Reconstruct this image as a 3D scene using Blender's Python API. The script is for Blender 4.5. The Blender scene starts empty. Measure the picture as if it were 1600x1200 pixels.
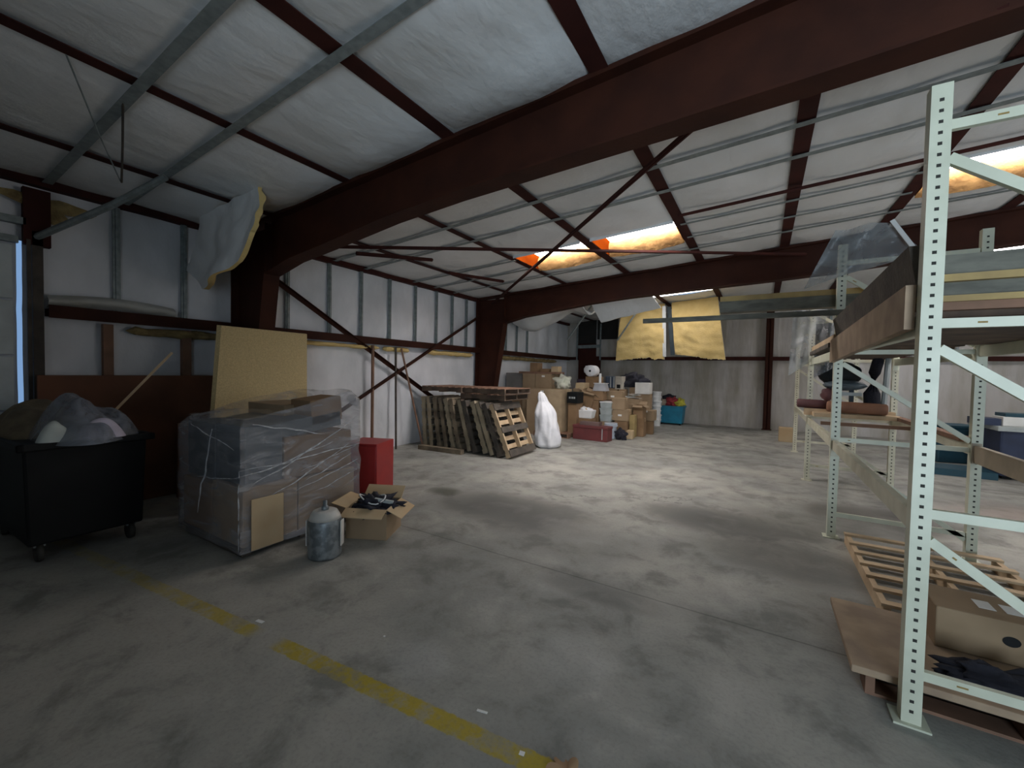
import bpy, bmesh, math, random
import numpy as np
from mathutils import Vector, Matrix, noise
random.seed(7)
SC = bpy.context.scene
COL = SC.collection
PI = math.pi

# ---------------------------------------------------------------- camera
YAW, PITCH, ROLL, FPX = math.radians(-31.175), math.radians(1.735), math.radians(1.138), 645.45
fw = Vector((math.sin(YAW)*math.cos(PITCH), math.cos(YAW)*math.cos(PITCH), -math.sin(PITCH)))
r0 = Vector((math.cos(YAW), -math.sin(YAW), 0)); u0 = r0.cross(fw)
rt = r0*math.cos(ROLL) + u0*math.sin(ROLL); up = -r0*math.sin(ROLL) + u0*math.cos(ROLL)
cam_d = bpy.data.cameras.new('camera'); cam = bpy.data.objects.new('camera', cam_d); COL.objects.link(cam)
M = Matrix.Identity(4)
for i in range(3):
    M[i][0] = rt[i]; M[i][1] = up[i]; M[i][2] = -fw[i]
M[0][3], M[1][3], M[2][3] = 0, 0, 1.7
cam.matrix_world = M
cam_d.sensor_fit = 'HORIZONTAL'; cam_d.sensor_width = 36; cam_d.lens = 36*FPX/1600
cam_d.clip_start = 0.05; cam_d.clip_end = 200
SC.camera = cam

# ---------------------------------------------------------------- world, light, exposure
w = bpy.data.worlds.new('sky'); SC.world = w; w.use_nodes = True
w.node_tree.nodes['Background'].inputs[0].default_value = (0.33, 0.58, 1.0, 1)
w.node_tree.nodes['Background'].inputs[1].default_value = 0.6
def area(name, loc, aim, sx, sy, power, color):
    d = bpy.data.lights.new(name, 'AREA'); d.shape = 'RECTANGLE'; d.size = sx; d.size_y = sy
    d.energy = power; d.color = color
    o = bpy.data.objects.new(name, d); COL.objects.link(o); o.location = loc
    o.rotation_euler = (Vector(aim)-Vector(loc)).to_track_quat('-Z', 'Y').to_euler()
    return o
# daylight entering through the open roll-up door in the wall behind the camera
k = area('door_daylight', (2.4, -2.95, 1.45), (1.4, 2.0, 3.0), 2.0, 2.7, 112, (0.72, 0.87, 1.0)); k.data.spread = math.radians(104)
# added fill light from the right, set in an invented, unseen door opening
area('added_side_fill', (8.9, 7.2, 1.6), (0.0, 7.6, 1.6), 3.6, 3.0, 140, (1.0, 0.95, 0.89))
SKY_EMIT = 24.0          # translucent roof panels, overcast daylight
vs = SC.view_settings
SC.display_settings.display_device = 'sRGB'
vs.view_transform = 'Standard'; vs.look = 'None'; vs.gamma = 1; vs.use_curve_mapping = False
vs.exposure = -0.05
try:
    SC.cycles.use_denoising = True
    SC.cycles.max_bounces = 8; SC.cycles.diffuse_bounces = 5; SC.cycles.transparent_max_bounces = 16
    SC.cycles.sample_clamp_indirect = 4.0
except Exception: pass

# ---------------------------------------------------------------- materials
MATS = {}
def mat(name, col, rough=0.7, metal=0.0, col2=None, scale=4.0, amt=0.5, bump=0.0, bscale=30.0, detail=5.0, stretch=None,
        alpha=1.0, emit=0, spec=0.5, bdist=0.02):
    if name in MATS: return MATS[name]
    m = bpy.data.materials.new(name); m.use_nodes = True; nt = m.node_tree; N = nt.nodes; L = nt.links
    b = N['Principled BSDF']
    b.inputs['Roughness'].default_value = rough; b.inputs['Metallic'].default_value = metal
    b.inputs['Specular IOR Level'].default_value = spec
    tc = N.new('ShaderNodeTexCoord'); mp = N.new('ShaderNodeMapping'); L.new(tc.outputs['Object'], mp.inputs[0])
    if stretch: mp.inputs['Scale'].default_value = stretch
    if col2 is None: col2 = tuple(c*0.72 for c in col)
    n = N.new('ShaderNodeTexNoise'); n.inputs['Scale'].default_value = scale; n.inputs['Detail'].default_value = detail
    L.new(mp.outputs[0], n.inputs['Vector'])
    cr = N.new('ShaderNodeValToRGB'); L.new(n.outputs['Fac'], cr.inputs[0])
    cr.color_ramp.elements[0].position = 0.5-0.25*(1-amt)-0.02; cr.color_ramp.elements[1].position = 0.5+0.2*(1.2-amt)
    cr.color_ramp.elements[0].color = (*col2, 1); cr.color_ramp.elements[1].color = (*col, 1)
    L.new(cr.outputs[0], b.inputs['Base Color'])
    if bump:
        n2 = N.new('ShaderNodeTexNoise'); n2.inputs['Scale'].default_value = bscale; n2.inputs['Detail'].default_value = 6
        L.new(mp.outputs[0], n2.inputs['Vector'])
        bp = N.new('ShaderNodeBump'); bp.inputs['Strength'].default_value = bump; bp.inputs['Distance'].default_value = bdist
        L.new(n2.outputs['Fac'], bp.inputs['Height']); L.new(bp.outputs[0], b.inputs['Normal'])
    if alpha < 1: b.inputs['Alpha'].default_value = alpha
    MATS[name] = m; return m

def film_mat(name, col, base=0.25, streak=0.5, scale=5.0, rough=0.18, stretch=(1, 1, 1)):
    """thin plastic film: mostly clear, milky in the folds, shiny"""
    if name in MATS: return MATS[name]
    m = bpy.data.materials.new(name); m.use_nodes = True; nt = m.node_tree; N = nt.nodes; L = nt.links
    b = N['Principled BSDF']; b.inputs['Base Color'].default_value = (*col, 1); b.inputs['Roughness'].default_value = rough
    tc = N.new('ShaderNodeTexCoord'); mp = N.new('ShaderNodeMapping'); mp.inputs['Scale'].default_value = stretch
    L.new(tc.outputs['Object'], mp.inputs[0])
    n = N.new('ShaderNodeTexNoise'); n.inputs['Scale'].default_value = scale; n.inputs['Detail'].default_value = 6
    n.inputs['Distortion'].default_value = 1.2; L.new(mp.outputs[0], n.inputs['Vector'])
    mr = N.new('ShaderNodeMapRange'); L.new(n.outputs['Fac'], mr.inputs[0])
    mr.inputs[1].default_value = 0.42; mr.inputs[2].default_value = 0.75
    mr.inputs[3].default_value = base; mr.inputs[4].default_value = base+streak
    L.new(mr.outputs[0], b.inputs['Alpha'])
    bp = N.new('ShaderNodeBump'); bp.inputs['Strength'].default_value = 0.9; bp.inputs['Distance'].default_value = 0.03
    L.new(n.outputs['Fac'], bp.inputs['Height']); L.new(bp.outputs[0], b.inputs['Normal'])
    MATS[name] = m; return m

def emit_mat(name, col, strength):
    if name in MATS: return MATS[name]
    m = bpy.data.materials.new(name); m.use_nodes = True; nt = m.node_tree
    b = nt.nodes['Principled BSDF']; b.inputs['Base Color'].default_value = (0.8, 0.8, 0.8, 1)
    b.inputs['Emission Color'].default_value = (*col, 1); b.inputs['Emission Strength'].default_value = strength
    MATS[name] = m; return m

VINYL = mat('vinyl_facing', (0.76, 0.77, 0.77), 0.5, col2=(0.68, 0.69, 0.68), scale=1.3, bump=0.5, bscale=4.5, bdist=0.06, stretch=(1.0, 0.55, 1))
VINYLB = mat('vinyl_back_wall', (0.57, 0.545, 0.52), 0.6, col2=(0.38, 0.35, 0.29), scale=1.7, bump=0.5, bscale=5, bdist=0.05, stretch=(1.6, 1, 0.35))
VINYLW = mat('vinyl_wall', (0.84, 0.85, 0.88), 0.55, col2=(0.62, 0.64, 0.66), scale=1.2, bump=0.4, bscale=5, bdist=0.05, stretch=(1, 1, 0.6))
VINYLO = mat('old_vinyl', (0.50, 0.50, 0.46), 0.6, col2=(0.34, 0.33, 0.28), scale=1.6, bump=0.5, bscale=6, bdist=0.05)
WOOL = mat('glass_wool', (0.74, 0.55, 0.23), 0.95, col2=(0.68, 0.49, 0.19), scale=5, bump=0.35, bscale=30, bdist=0.03)
WOOLW = mat('glass_wool_glow_toned', (0.22, 0.12, 0.036), 0.95, col2=(0.17, 0.085, 0.024), scale=7, bump=0.5, bscale=12, bdist=0.05)  # same glass wool, colour darkened so the skylight glow does not bleach it
WELLR = mat('red_primer_glow_toned', (0.085, 0.014, 0.001), 0.8, col2=(0.06, 0.009, 0.001), spec=0.0)  # red primer, colour pushed to orange to look lit by the skylight
WOOLO = mat('old_wool', (0.36, 0.27, 0.11), 0.95, col2=(0.2, 0.14, 0.06), scale=9, bump=0.8, bscale=40)
RUST = mat('red_primer', (0.045, 0.0125, 0.006), 0.7, col2=(0.030, 0.0085, 0.0045), scale=3, bump=0.1, spec=0.2)
RUSTD = mat('dark_primer', (0.055, 0.014, 0.010), 0.8, col2=(0.035, 0.010, 0.008), scale=3, spec=0.2)
GALV = mat('galvanised', (0.27, 0.31, 0.31), 0.5, 0.25, col2=(0.19, 0.22, 0.22), scale=14)
CREAM = mat('cream_paint', (0.62, 0.635, 0.50), 0.42, col2=(0.54, 0.555, 0.43), scale=6)
CREAMT = mat('tan_cream_paint', (0.60, 0.58, 0.45), 0.45, col2=(0.48, 0.46, 0.34), scale=6)
RUSTY = mat('rust_scuff', (0.33, 0.22, 0.07), 0.8, scale=60)
HOLE = mat('slot_shadow', (0.035, 0.035, 0.03), 0.9)
CARD = mat('cardboard', (0.34, 0.24, 0.145), 0.85, col2=(0.28, 0.195, 0.115), scale=3)
CARDL = mat('light_cardboard', (0.50, 0.38, 0.23), 0.85, col2=(0.48, 0.34, 0.19), scale=3)
CARDD = mat('brown_cardboard', (0.26, 0.16, 0.085), 0.85, col2=(0.20, 0.12, 0.06), scale=3)
CARDG = mat('grey_cardboard', (0.20, 0.19, 0.18), 0.85, col2=(0.16, 0.15, 0.14), scale=3)
TAPE = mat('packing_tape', (0.50, 0.37, 0.20), 0.3)
PAPER = mat('paper_label', (0.80, 0.79, 0.75), 0.8, col2=(0.7, 0.69, 0.65))
WOODO = mat('weathered_wood', (0.27, 0.21, 0.14), 0.85, col2=(0.14, 0.105, 0.07), scale=5, stretch=(1, 1, 1), bump=0.3, bscale=40)
WOODD = mat('dark_wood', (0.10, 0.082, 0.064), 0.85, col2=(0.055, 0.046, 0.038), scale=5, bump=0.3)
WOODN = mat('fresh_wood', (0.58, 0.43, 0.27), 0.8, col2=(0.46, 0.33, 0.2), scale=5, bump=0.2)
WOODR = mat('reddish_wood', (0.25, 0.135, 0.085), 0.8, col2=(0.17, 0.095, 0.06), scale=4)
CHIP = mat('chipboard', (0.62, 0.48, 0.24), 0.8, col2=(0.50, 0.38, 0.19), scale=60)
CHIPD = mat('worn_particle_board', (0.40, 0.29, 0.19), 0.8, col2=(0.27, 0.19, 0.13), scale=5)
HARD = mat('rust_brown_board', (0.17, 0.065, 0.030), 0.75, col2=(0.11, 0.045, 0.022), scale=2)
BLACKP = mat('black_plastic', (0.006, 0.007, 0.0075), 0.6, spec=0.25)
DARKC = mat('dark_cloth', (0.020, 0.020, 0.030), 0.9, bump=0.5)
NAVY = mat('navy_plastic', (0.020, 0.032, 0.075), 0.6)
TEAL = mat('teal_bin', (0.015, 0.23, 0.37), 0.5)
REDM = mat('red_enamel', (0.33, 0.018, 0.018), 0.4, col2=(0.28, 0.015, 0.018))
MAROON = mat('maroon_paint', (0.16, 0.035, 0.035), 0.6, col2=(0.12, 0.03, 0.03))
WHITEP = mat('white_plastic', (0.78, 0.78, 0.76), 0.45, col2=(0.7, 0.7, 0.68))
GREYP = mat('grey_plastic', (0.42, 0.46, 0.45), 0.5)
GREYD = mat('blue_grey_plastic', (0.07, 0.095, 0.11), 0.5, col2=(0.05, 0.07, 0.085))
STEEL = mat('scuffed_steel', (0.26, 0.29, 0.30), 0.45, 0.5, col2=(0.15, 0.17, 0.18), scale=14, amt=0.8)
SACK = mat('white_sack', (0.82, 0.82, 0.84), 0.5, col2=(0.74, 0.74, 0.77), bump=0.5, bscale=12)
CLOTHR = mat('red_cloth', (0.36, 0.04, 0.05), 0.85); CLOTHY = mat('yellow_cloth', (0.66, 0.60, 0.08), 0.85)
TANHEAP = mat('tan_fibre', (0.20, 0.16, 0.10), 0.95, col2=(0.11, 0.09, 0.06), scale=7, bump=0.7)
FILM = film_mat('stretch_film', (0.40, 0.40, 0.42), 0.24, 0.45, 2.4, 0.10, (1, 1, 3.2))
BAGF = film_mat('clear_sheeting', (0.26, 0.29, 0.34), 0.5, 0.45, 4.0, 0.2)
GREYF = film_mat('grey_sheeting', (0.30, 0.33, 0.34), 0.45, 0.35, 3.0, 0.3)
BEAMG = mat('grey_timber', (0.16, 0.155, 0.125), 0.8, col2=(0.095, 0.092, 0.075), scale=6, stretch=(1, 1, 3))
BEAMY = mat('yellow_timber', (0.42, 0.30, 0.12), 0.8, col2=(0.30, 0.21, 0.09), scale=6)
CRACKM = mat('dark_gap', (0.02, 0.018, 0.016), 0.9)

# floor: concrete with stains, a worn yellow line and joints
def floor_material():
    m = bpy.data.materials.new('concrete_floor'); m.use_nodes = True; nt = m.node_tree; N = nt.nodes; L = nt.links
    b = N['Principled BSDF']; b.inputs['Specular IOR Level'].default_value = 0.35
    geo = N.new('ShaderNodeNewGeometry'); sep = N.new('ShaderNodeSeparateXYZ'); L.new(geo.outputs['Position'], sep.inputs[0])
    def nz(scale, detail=6, rough=0.6, dist=0.0):
        n = N.new('ShaderNodeTexNoise'); n.inputs['Scale'].default_value = scale; n.inputs['Detail'].default_value = detail
        n.inputs['Roughness'].default_value = rough; n.inputs['Distortion'].default_value = dist
        L.new(geo.outputs['Position'], n.inputs['Vector']); return n.outputs['Fac']
    def mt(op, a, c=None, d=None, clamp=False):
        n = N.new('ShaderNodeMath'); n.operation = op; n.use_clamp = clamp
        for i, v in enumerate((a, c, d)):
            if v is None: continue
            if isinstance(v, (int, float)): n.inputs[i].default_value = v
            else: L.new(v, n.inputs[i])
        return n.outputs[0]
    def rng(v, a, c, d=0.0, e=1.0):
        n = N.new('ShaderNodeMapRange'); L.new(v, n.inputs[0]); n.interpolation_type = 'SMOOTHSTEP'
        for i, q in enumerate((a, c, d, e)): n.inputs[i+1].default_value = q
        return n.outputs[0]
    def mixc(f, a, c):
        n = N.new('ShaderNodeMix'); n.data_type = 'RGBA'; L.new(f, n.inputs[0])
        for i, v in ((6, a), (7, c)):
            if isinstance(v, tuple): n.inputs[i].default_value = (*v, 1)
            else: L.new(v, n.inputs[i])
        return n.outputs[2]
    X, Y = sep.outputs[0], sep.outputs[1]
    big = nz(0.55, 5, 0.55, 0.4); mid = nz(2.3, 7, 0.65, 0.3); fine = nz(45, 3)
    c = mixc(rng(big, 0.38, 0.66), (0.26, 0.258, 0.235), (0.385, 0.370, 0.325))
    c = mixc(mt('MULTIPLY', rng(mid, 0.48, 0.66), 0.7), c, (0.165, 0.162, 0.145))
    c = mixc(mt('MULTIPLY', rng(mid, 0.48, 0.30), 0.35), c, (0.47, 0.455, 0.405))
    def spot(x, y, rx, ry, amount, col):
        nonlocal c
        dx = mt('DIVIDE', mt('SUBTRACT', X, x), rx); dy = mt('DIVIDE', mt('SUBTRACT', Y, y), ry)
        d = mt('ADD', mt('POWER', mt('ABSOLUTE', dx), 2.0), mt('POWER', mt('ABSOLUTE', dy), 2.0))
        d = mt('ADD', d, mt('MULTIPLY', mt('SUBTRACT', mid, 0.5), 3.2))
        c = mixc(mt('MULTIPLY', rng(d, 1.3, 0.1), amount), c, col)
    spot(-2.55, 4.35, 1.15, 0.62, 0.75, (0.068, 0.067, 0.060))
    spot(-3.75, 4.45, 0.28, 0.2, 0.8, (0.055, 0.055, 0.035))
    spot(-0.35, 5.35, 1.0, 0.5, 0.72, (0.068, 0.067, 0.060))
    spot(0.25, 4.6, 0.8, 0.5, 0.6, (0.075, 0.072, 0.062))
    spot(-1.6, 4.15, 0.45, 0.3, 0.45, (0.36, 0.35, 0.32))
    spot(-1.75, 3.9, 0.9, 0.5, 0.25, (0.08, 0.08, 0.07))
    spot(-1.70, 1.76, 0.22, 0.18, 0.3, (0.40, 0.41, 0.40))
    spot(-0.95, 2.25, 0.3, 0.25, 0.25, (0.38, 0.39, 0.37))
    spot(-1.0, 3.05, 0.5, 0.16, 0.45, (0.075, 0.075, 0.065))
    spot(1.35, 6.6, 0.9, 0.5, 0.7, (0.08, 0.07, 0.06))
    spot(0.6, 5.9, 1.0, 0.4, 0.35, (0.09, 0.085, 0.07))
    spot(3.2, 7.6, 1.2, 0.9, 0.4, (0.20, 0.11, 0.085))
    # construction joints
    wob = mt('MULTIPLY', mt('SUBTRACT', nz(3.0, 3), 0.5), 0.02)
    for yj, wd, am in ((3.20, 0.011, 0.5), (9.35, 0.02, 0.5)):
        d = mt('ABSOLUTE', mt('ADD', mt('SUBTRACT', Y, yj), wob))
        c = mixc(mt('MULTIPLY', rng(d, wd, wd*0.3), am), c, (0.04, 0.038, 0.035))
        c = mixc(mt('MULTIPLY', rng(d, 0.16, 0.0), 0.25), c, (0.10, 0.10, 0.09))
    # hairline crack
    ck = mt('ABSOLUTE', mt('SUBTRACT', mt('SUBTRACT', Y, 5.55), mt('ADD', mt('MULTIPLY', mt('ADD', X, 1.6), 0.55), mt('MULTIPLY', mt('SUBTRACT', nz(1.6, 4), 0.5), 1.3))))
    ckm = mt('MULTIPLY', mt('MULTIPLY', rng(X, -2.6, -2.4), rng(X, -0.6, -0.8)), 0.55)
    c = mixc(mt('MULTIPLY', rng(ck, 0.022, 0.006), ckm), c, (0.055, 0.052, 0.048))
    # yellow line y = 1.642 + 0.092 x
    dl = mt('ABSOLUTE', mt('SUBTRACT', Y, mt('ADD', mt('MULTIPLY', X, 0.092), 1.632)))
    edge = mt('ADD', dl, mt('MULTIPLY', mt('SUBTRACT', nz(26, 4), 0.5), 0.035))
    wear = mt('ADD', mt('MULTIPLY', rng(nz(6.0, 6, 0.7), 0.60, 0.45), 0.62), 0.36)
    gap = mt('MAXIMUM', rng(X, -2.55, -2.42), rng(X, -2.66, -2.82))
    fade = rng(X, -5.4, -2.0, 0.28, 1.0)
    lm = mt('MULTIPLY', mt('MULTIPLY', rng(edge, 0.058, 0.046), wear), mt('MULTIPLY', gap, fade))
    c = mixc(lm, c, (0.42, 0.32, 0.03))
    # fine grain
    c = mixc(mt('MULTIPLY', rng(fine, 0.45, 0.7), 0.18), c, (0.11, 0.11, 0.105))
    L.new(c, b.inputs['Base Color'])
    L.new(rng(mid, 0.3, 0.7, 0.5, 0.8), b.inputs['Roughness'])
    bp = N.new('ShaderNodeBump'); bp.inputs['Strength'].default_value = 0.12; bp.inputs['Distance'].default_value = 0.01
    L.new(fine, bp.inputs['Height']); L.new(bp.outputs[0], b.inputs['Normal'])
    return m
FLOORM = floor_material()

# ---------------------------------------------------------------- mesh helpers
class MB:
    def __init__(s): s.v = []; s.f = []; s.m = []; s.mats = []
    def _mi(s, m):
        if m is None: return 0
        if m not in s.mats: s.mats.append(m)
        return s.mats.index(m)
    def add(s, vs, fs, m=None):
        o = len(s.v); s.v += [tuple(q) for q in vs]; mi = s._mi(m)
        for f in fs: s.f.append(tuple(i+o for i in f)); s.m.append(mi)
        return s
    def box(s, x0, x1, y0, y1, z0, z1, m=None, mtx=None):
        vs = [Vector((x, y, z)) for z in (z0, z1) for y in (y0, y1) for x in (x0, x1)]
        if mtx is not None: vs = [mtx @ q for q in vs]
        return s.add(vs, [(0, 2, 3, 1), (4, 5, 7, 6), (0, 1, 5, 4), (2, 6, 7, 3), (0, 4, 6, 2), (1, 3, 7, 5)], m)
    def hexa(s, q, m=None):      # q: 4 bottom corners then 4 top corners, ring order
        return s.add(q, [(3, 2, 1, 0), (4, 5, 6, 7), (0, 1, 5, 4), (1, 2, 6, 5), (2, 3, 7, 6), (3, 0, 4, 7)], m)
    def beam(s, a, b, w, h, m=None, upv=(0, 0, 1)):
        a = Vector(a); b = Vector(b); d = (b-a).normalized(); u = Vector(upv)
        r = d.cross(u)
        if r.length < 1e-3: r = d.cross(Vector((1, 0, 0)))
        r.normalize(); u = r.cross(d).normalized()
        q = [p + r*sx*w/2 + u*sz*h/2 for p in (a, b) for sx, sz in ((-1, -1), (1, -1), (1, 1), (-1, 1))]
        return s.hexa(q, m)
    def tube(s, pts, r, n=8, m=None):
        pts = [Vector(p) for p in pts]; vs = []; fs = []
        for i, p in enumerate(pts):
            d = (pts[min(i+1, len(pts)-1)] - pts[max(i-1, 0)]).normalized()
            a = d.cross(Vector((0, 0, 1)));
            if a.length < 1e-2: a = d.cross(Vector((1, 0, 0)))
            a.normalize(); c = d.cross(a)
            rr = r[i] if isinstance(r, (list, tuple)) else r
            vs += [p + (a*math.cos(2*PI*k/n)+c*math.sin(2*PI*k/n))*rr for k in range(n)]
        for i in range(len(pts)-1):
            for k in range(n):
                fs.append((i*n+k, i*n+(k+1) % n, (i+1)*n+(k+1) % n, (i+1)*n+k))
        fs.append(tuple(reversed(range(n)))); fs.append(tuple(range((len(pts)-1)*n, len(pts)*n)))
        return s.add(vs, fs, m)
    def lathe(s, prof, cx, cy, z0=0, n=28, m=None):
        vs = []; fs = []
        for r, z in prof: vs += [(cx+r*math.cos(2*PI*k/n), cy+r*math.sin(2*PI*k/n), z0+z) for k in range(n)]
        for i in range(len(prof)-1):
            for k in range(n): fs.append((i*n+k, i*n+(k+1) % n, (i+1)*n+(k+1) % n, (i+1)*n+k))
        fs.append(tuple(reversed(range(n)))); fs.append(tuple(range((len(prof)-1)*n, len(prof)*n)))
        return s.add(vs, fs, m)
    def grid(s, fn, nu, nv, m=None, skip=None):
        vs = [fn(i/nu, j/nv) for j in range(nv+1) for i in range(nu+1)]
        fs = [(j*(nu+1)+i, j*(nu+1)+i+1, (j+1)*(nu+1)+i+1, (j+1)*(nu+1)+i) for j in range(nv) for i in range(nu)
              if not (skip and skip((i+.5)/nu, (j+.5)/nv))]
        return s.add(vs, fs, m)
    def build(s, name, m=None, parent=None, smooth=False, bevel=0, solid=0, sub=0, off=None):
        me = bpy.data.meshes.new(name)
        vs = s.v
        if off is not None: vs = [(q[0]-off[0], q[1]-off[1], q[2]-off[2]) for q in vs]
        me.from_pydata(vs, [], s.f); me.update()
        if m is not None and m not in s.mats and not s.mats: me.materials.append(m)
        else:
            for q in s.mats: me.materials.append(q)
            me.polygons.foreach_set('material_index', s.m)
        if smooth: me.polygons.foreach_set('use_smooth', [True]*len(me.polygons))
        o = bpy.data.objects.new(name, me); COL.objects.link(o)
        if solid:
            k = o.modifiers.new('solid', 'SOLIDIFY'); k.thickness = solid; k.offset = 0
        if sub:
            k = o.modifiers.new('sub', 'SUBSURF'); k.levels = sub; k.render_levels = sub
        if bevel:
            k = o.modifiers.new('bevel', 'BEVEL'); k.width = bevel; k.segments = 2; k.limit_method = 'ANGLE'
        if parent is not None: o.parent = parent
        if off is not None and parent is None: o.location = off
        return o

def tag(o, label, cat, group=None, kind=None):
    o['label'] = label; o['category'] = cat
    if group: o['group'] = group
    if kind: o['kind'] = kind
    return o
def plab(o, label): o['label'] = label; return o
def struct(o): o['kind'] = 'structure'; return o
def empty(name, loc, rz=0, label=None, cat=None, group=None, rot=None):
    o = bpy.data.objects.new(name, None); COL.objects.link(o); o.location = loc
    o.rotation_euler = rot if rot else (0, 0, rz); o.empty_display_size = 0.1
    if label: tag(o, label, cat, group)
    return o
def kids(o): return [c for c in bpy.data.objects if c.parent == o]
def copy_tree(o, parent=None, ch=None):
    c = o.copy(); COL.objects.link(c)
    if parent is not None: c.parent = parent
    for k in kids(o): copy_tree(k, c)
    return c
def nz(x, y, z=0.0, s=1.0): return noise.noise(Vector((x*s, y*s, z*s)))
def rotz(a, loc=(0, 0, 0)): return Matrix.Translation(loc) @ Matrix.Rotation(a, 4, 'Z')
def blob(name, c, r, m, parent=None, amp=0.25, fs=2.5, seed=0, sub=4, flat=None, rz=0.0):
    bm = bmesh.new(); bmesh.ops.create_icosphere(bm, subdivisions=sub, radius=1)
    cr, sr = math.cos(rz), math.sin(rz)
    for v in bm.verts:
        p = v.co.copy(); k = 1 + amp*noise.noise(p*fs+Vector((seed, seed*1.7, 0))) + amp*0.5*noise.noise(p*fs*2.7+Vector((0, seed, 3)))
        q = Vector((p.x*r[0]*k, p.y*r[1]*k, p.z*r[2]*k))
        if flat is not None and q.z < flat-c[2]: q.z = flat-c[2]
        v.co = Vector((q.x*cr-q.y*sr, q.x*sr+q.y*cr, q.z))
    me = bpy.data.meshes.new(name); bm.to_mesh(me); bm.free(); me.materials.append(m)
    for f in me.polygons: f.use_smooth = True
    o = bpy.data.objects.new(name, me); COL.objects.link(o); o.location = c
    if parent is not None: o.parent = parent
    return o

# ---------------------------------------------------------------- the building
WX = -6.87; BY = 15.6; RX = 9.0; FY = -3.0
def zp(x): return 3.686 + 0.0635*(x - WX)
PUR = [-5.706, -4.131, -2.635, -1.148, 0.275, 1.609, 3.05, 4.5, 5.95, 7.4]
PW = 0.15
BANDS0 = [-1.9, -0.6, 0.35, 1.26, 1.90]; BANDS1 = [4.80, 5.48, 6.80, 7.48, 8.2]; BANDS2 = [10.2, 10.95, 11.7, 14.3]
FRY = [3.2, 9.3]
HOLES = [(-4.05, -2.72, 6.64, 7.72), (-2.55, -1.23, 6.64, 7.72), (1.70, 2.97, 6.64, 7.72),
         (-2.55, -1.23, 11.95, 12.5), (-3.3, -2.72, 11.95, 12.5), (3.14, 4.42, 11.9, 13.2)]
def bul(t, p): return max(0.0, math.sin(PI*min(max(t, 0), 1)))**p
YS = sorted([FY] + BANDS0 + [3.2] + BANDS1 + [9.3] + BANDS2 + [BY])
XS = [WX] + PUR + [RX]
def ceil_z(x, y):
    b = zp(x)
    tx = 0
    for i in range(len(XS)-1):
        if XS[i] <= x <= XS[i+1]: tx = (x-XS[i])/(XS[i+1]-XS[i]); break
    ty = 0; span = 1; 
    for i in range(len(YS)-1):
        if YS[i] <= y <= YS[i+1]:
            span = YS[i+1]-YS[i]; ty = (y-YS[i])/span; k = i; break
    h = 0.020 + 0.035*bul(ty, 0.6)*min(1, span/1.2)
    if y < 3.2: h += 0.02*bul(ty, 0.7)
    z = b - h*bul(tx, 0.75) + 0.012
    z -= 0.014*nz(x, y, 0, 2.2)*bul(tx, 0.8) + 0.006*nz(x*0.6, y*2.4, 5, 4.0)*bul(tx, 0.5)
    if y < 3.1 and x < -1.0:      # loose blanket sagging against the first frame
        z -= 0.05*math.exp(-((y-2.85)/0.28)**2)*bul(tx, 0.5)
    return z
def axis(a, b, step, extra):
    n = int(round((b-a)/step)); s = [a+(b-a)*i/n for i in range(n+1)]
    for e in extra:
        j = min(range(len(s)), key=lambda k: abs(s[k]-e))
        if 0 < j < len(s)-1: s[j] = e
        elif abs(s[j]-e) < 1e-6: pass
    return sorted(set(s))
def hole_mesh(name, xs, ys, fn, holes, m):
    vs = [fn(x, y) for y in ys for x in xs]; nx = len(xs); fs = []
    for j in range(len(ys)-1):
        for i in range(nx-1):
            cx = (xs[i]+xs[i+1])/2; cy = (ys[j]+ys[j+1])/2
            if any(h[0] < cx < h[1] and h[2] < cy < h[3] for h in holes): continue
            fs.append((j*nx+i, j*nx+i+1, (j+1)*nx+i+1, (j+1)*nx+i))
    mb = MB(); mb.add(vs, fs); return mb.build(name, m, smooth=True)
ex = [e for h in HOLES for e in h[:2]]; ey = [e for h in HOLES for e in h[2:]] + FRY
xs = axis(WX, RX, 0.075, ex); ys = axis(FY, BY, 0.085, ey)
ceil = struct(hole_mesh('ceiling', xs, ys, lambda x, y: (x, y, ceil_z(x, y)), HOLES, VINYL))

mb = MB(); mb.box(-7.2, RX+.2, FY-.2, BY+.2, -0.2, 0.0)
struct(mb.build('floor', FLOORM))

# left wall: quilted facing between the metal strips, with a gap beside the roll-up door
GZ = 2.27
BAT_L = [1.84, 2.53, 3.97, 4.75, 5.45, 6.18, 6.94, 7.65, 8.25, 8.84, 10.15, 10.85, 11.5, 12.2]
def wall_quilt(u, z, cuts, base_bul, s):
    e = base_bul*0
    if z > GZ:
        t = 0.5
        for i in range(len(cuts)-1):
            if cuts[i] <= u <= cuts[i+1]: t = (u-cuts[i])/(cuts[i+1]-cuts[i])
        e = 0.05*bul(t, 0.5)*bul((z-GZ)/1.5, 0.35)
    else:
        e = 0.05*bul(z/GZ, 0.35)*(0.8+0.5*nz(u, z*0.3, s, 0.9))
    return e + 0.018*nz(u*1.0, z*2.5, s, 1.6) + 0.007*nz(u*2, z*1.2, s+4, 4.5)
cutL = [FY, 0.2] + BAT_L + [13, 13.9, 14.8, BY]
ysL = axis(FY, BY, 0.08, [1.045, 1.085]); zsL = [i*3.72/46 for i in range(47)]
struct(hole_mesh('wall_left', ysL, zsL, lambda y, z: (WX+wall_quilt(y, z, cutL, 1, 1), y, z), [(1.045, 1.085, 1.25, 2.97)], VINYLW))
cutB = [WX + 0.74*i for i in range(23)]
def zroof(x): return zp(x)+0.02
xsB = axis(WX, RX, 0.09, [-6.3, -5.85]);
mbw = MB(); nzr = 46
vs = []; fs = []
for j in range(nzr+1):
    for x in xsB:
        z = zroof(x)*j/nzr
        vs.append((x, BY-wall_quilt(x, z, cutB, 1, 9), z))
nx = len(xsB)
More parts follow.
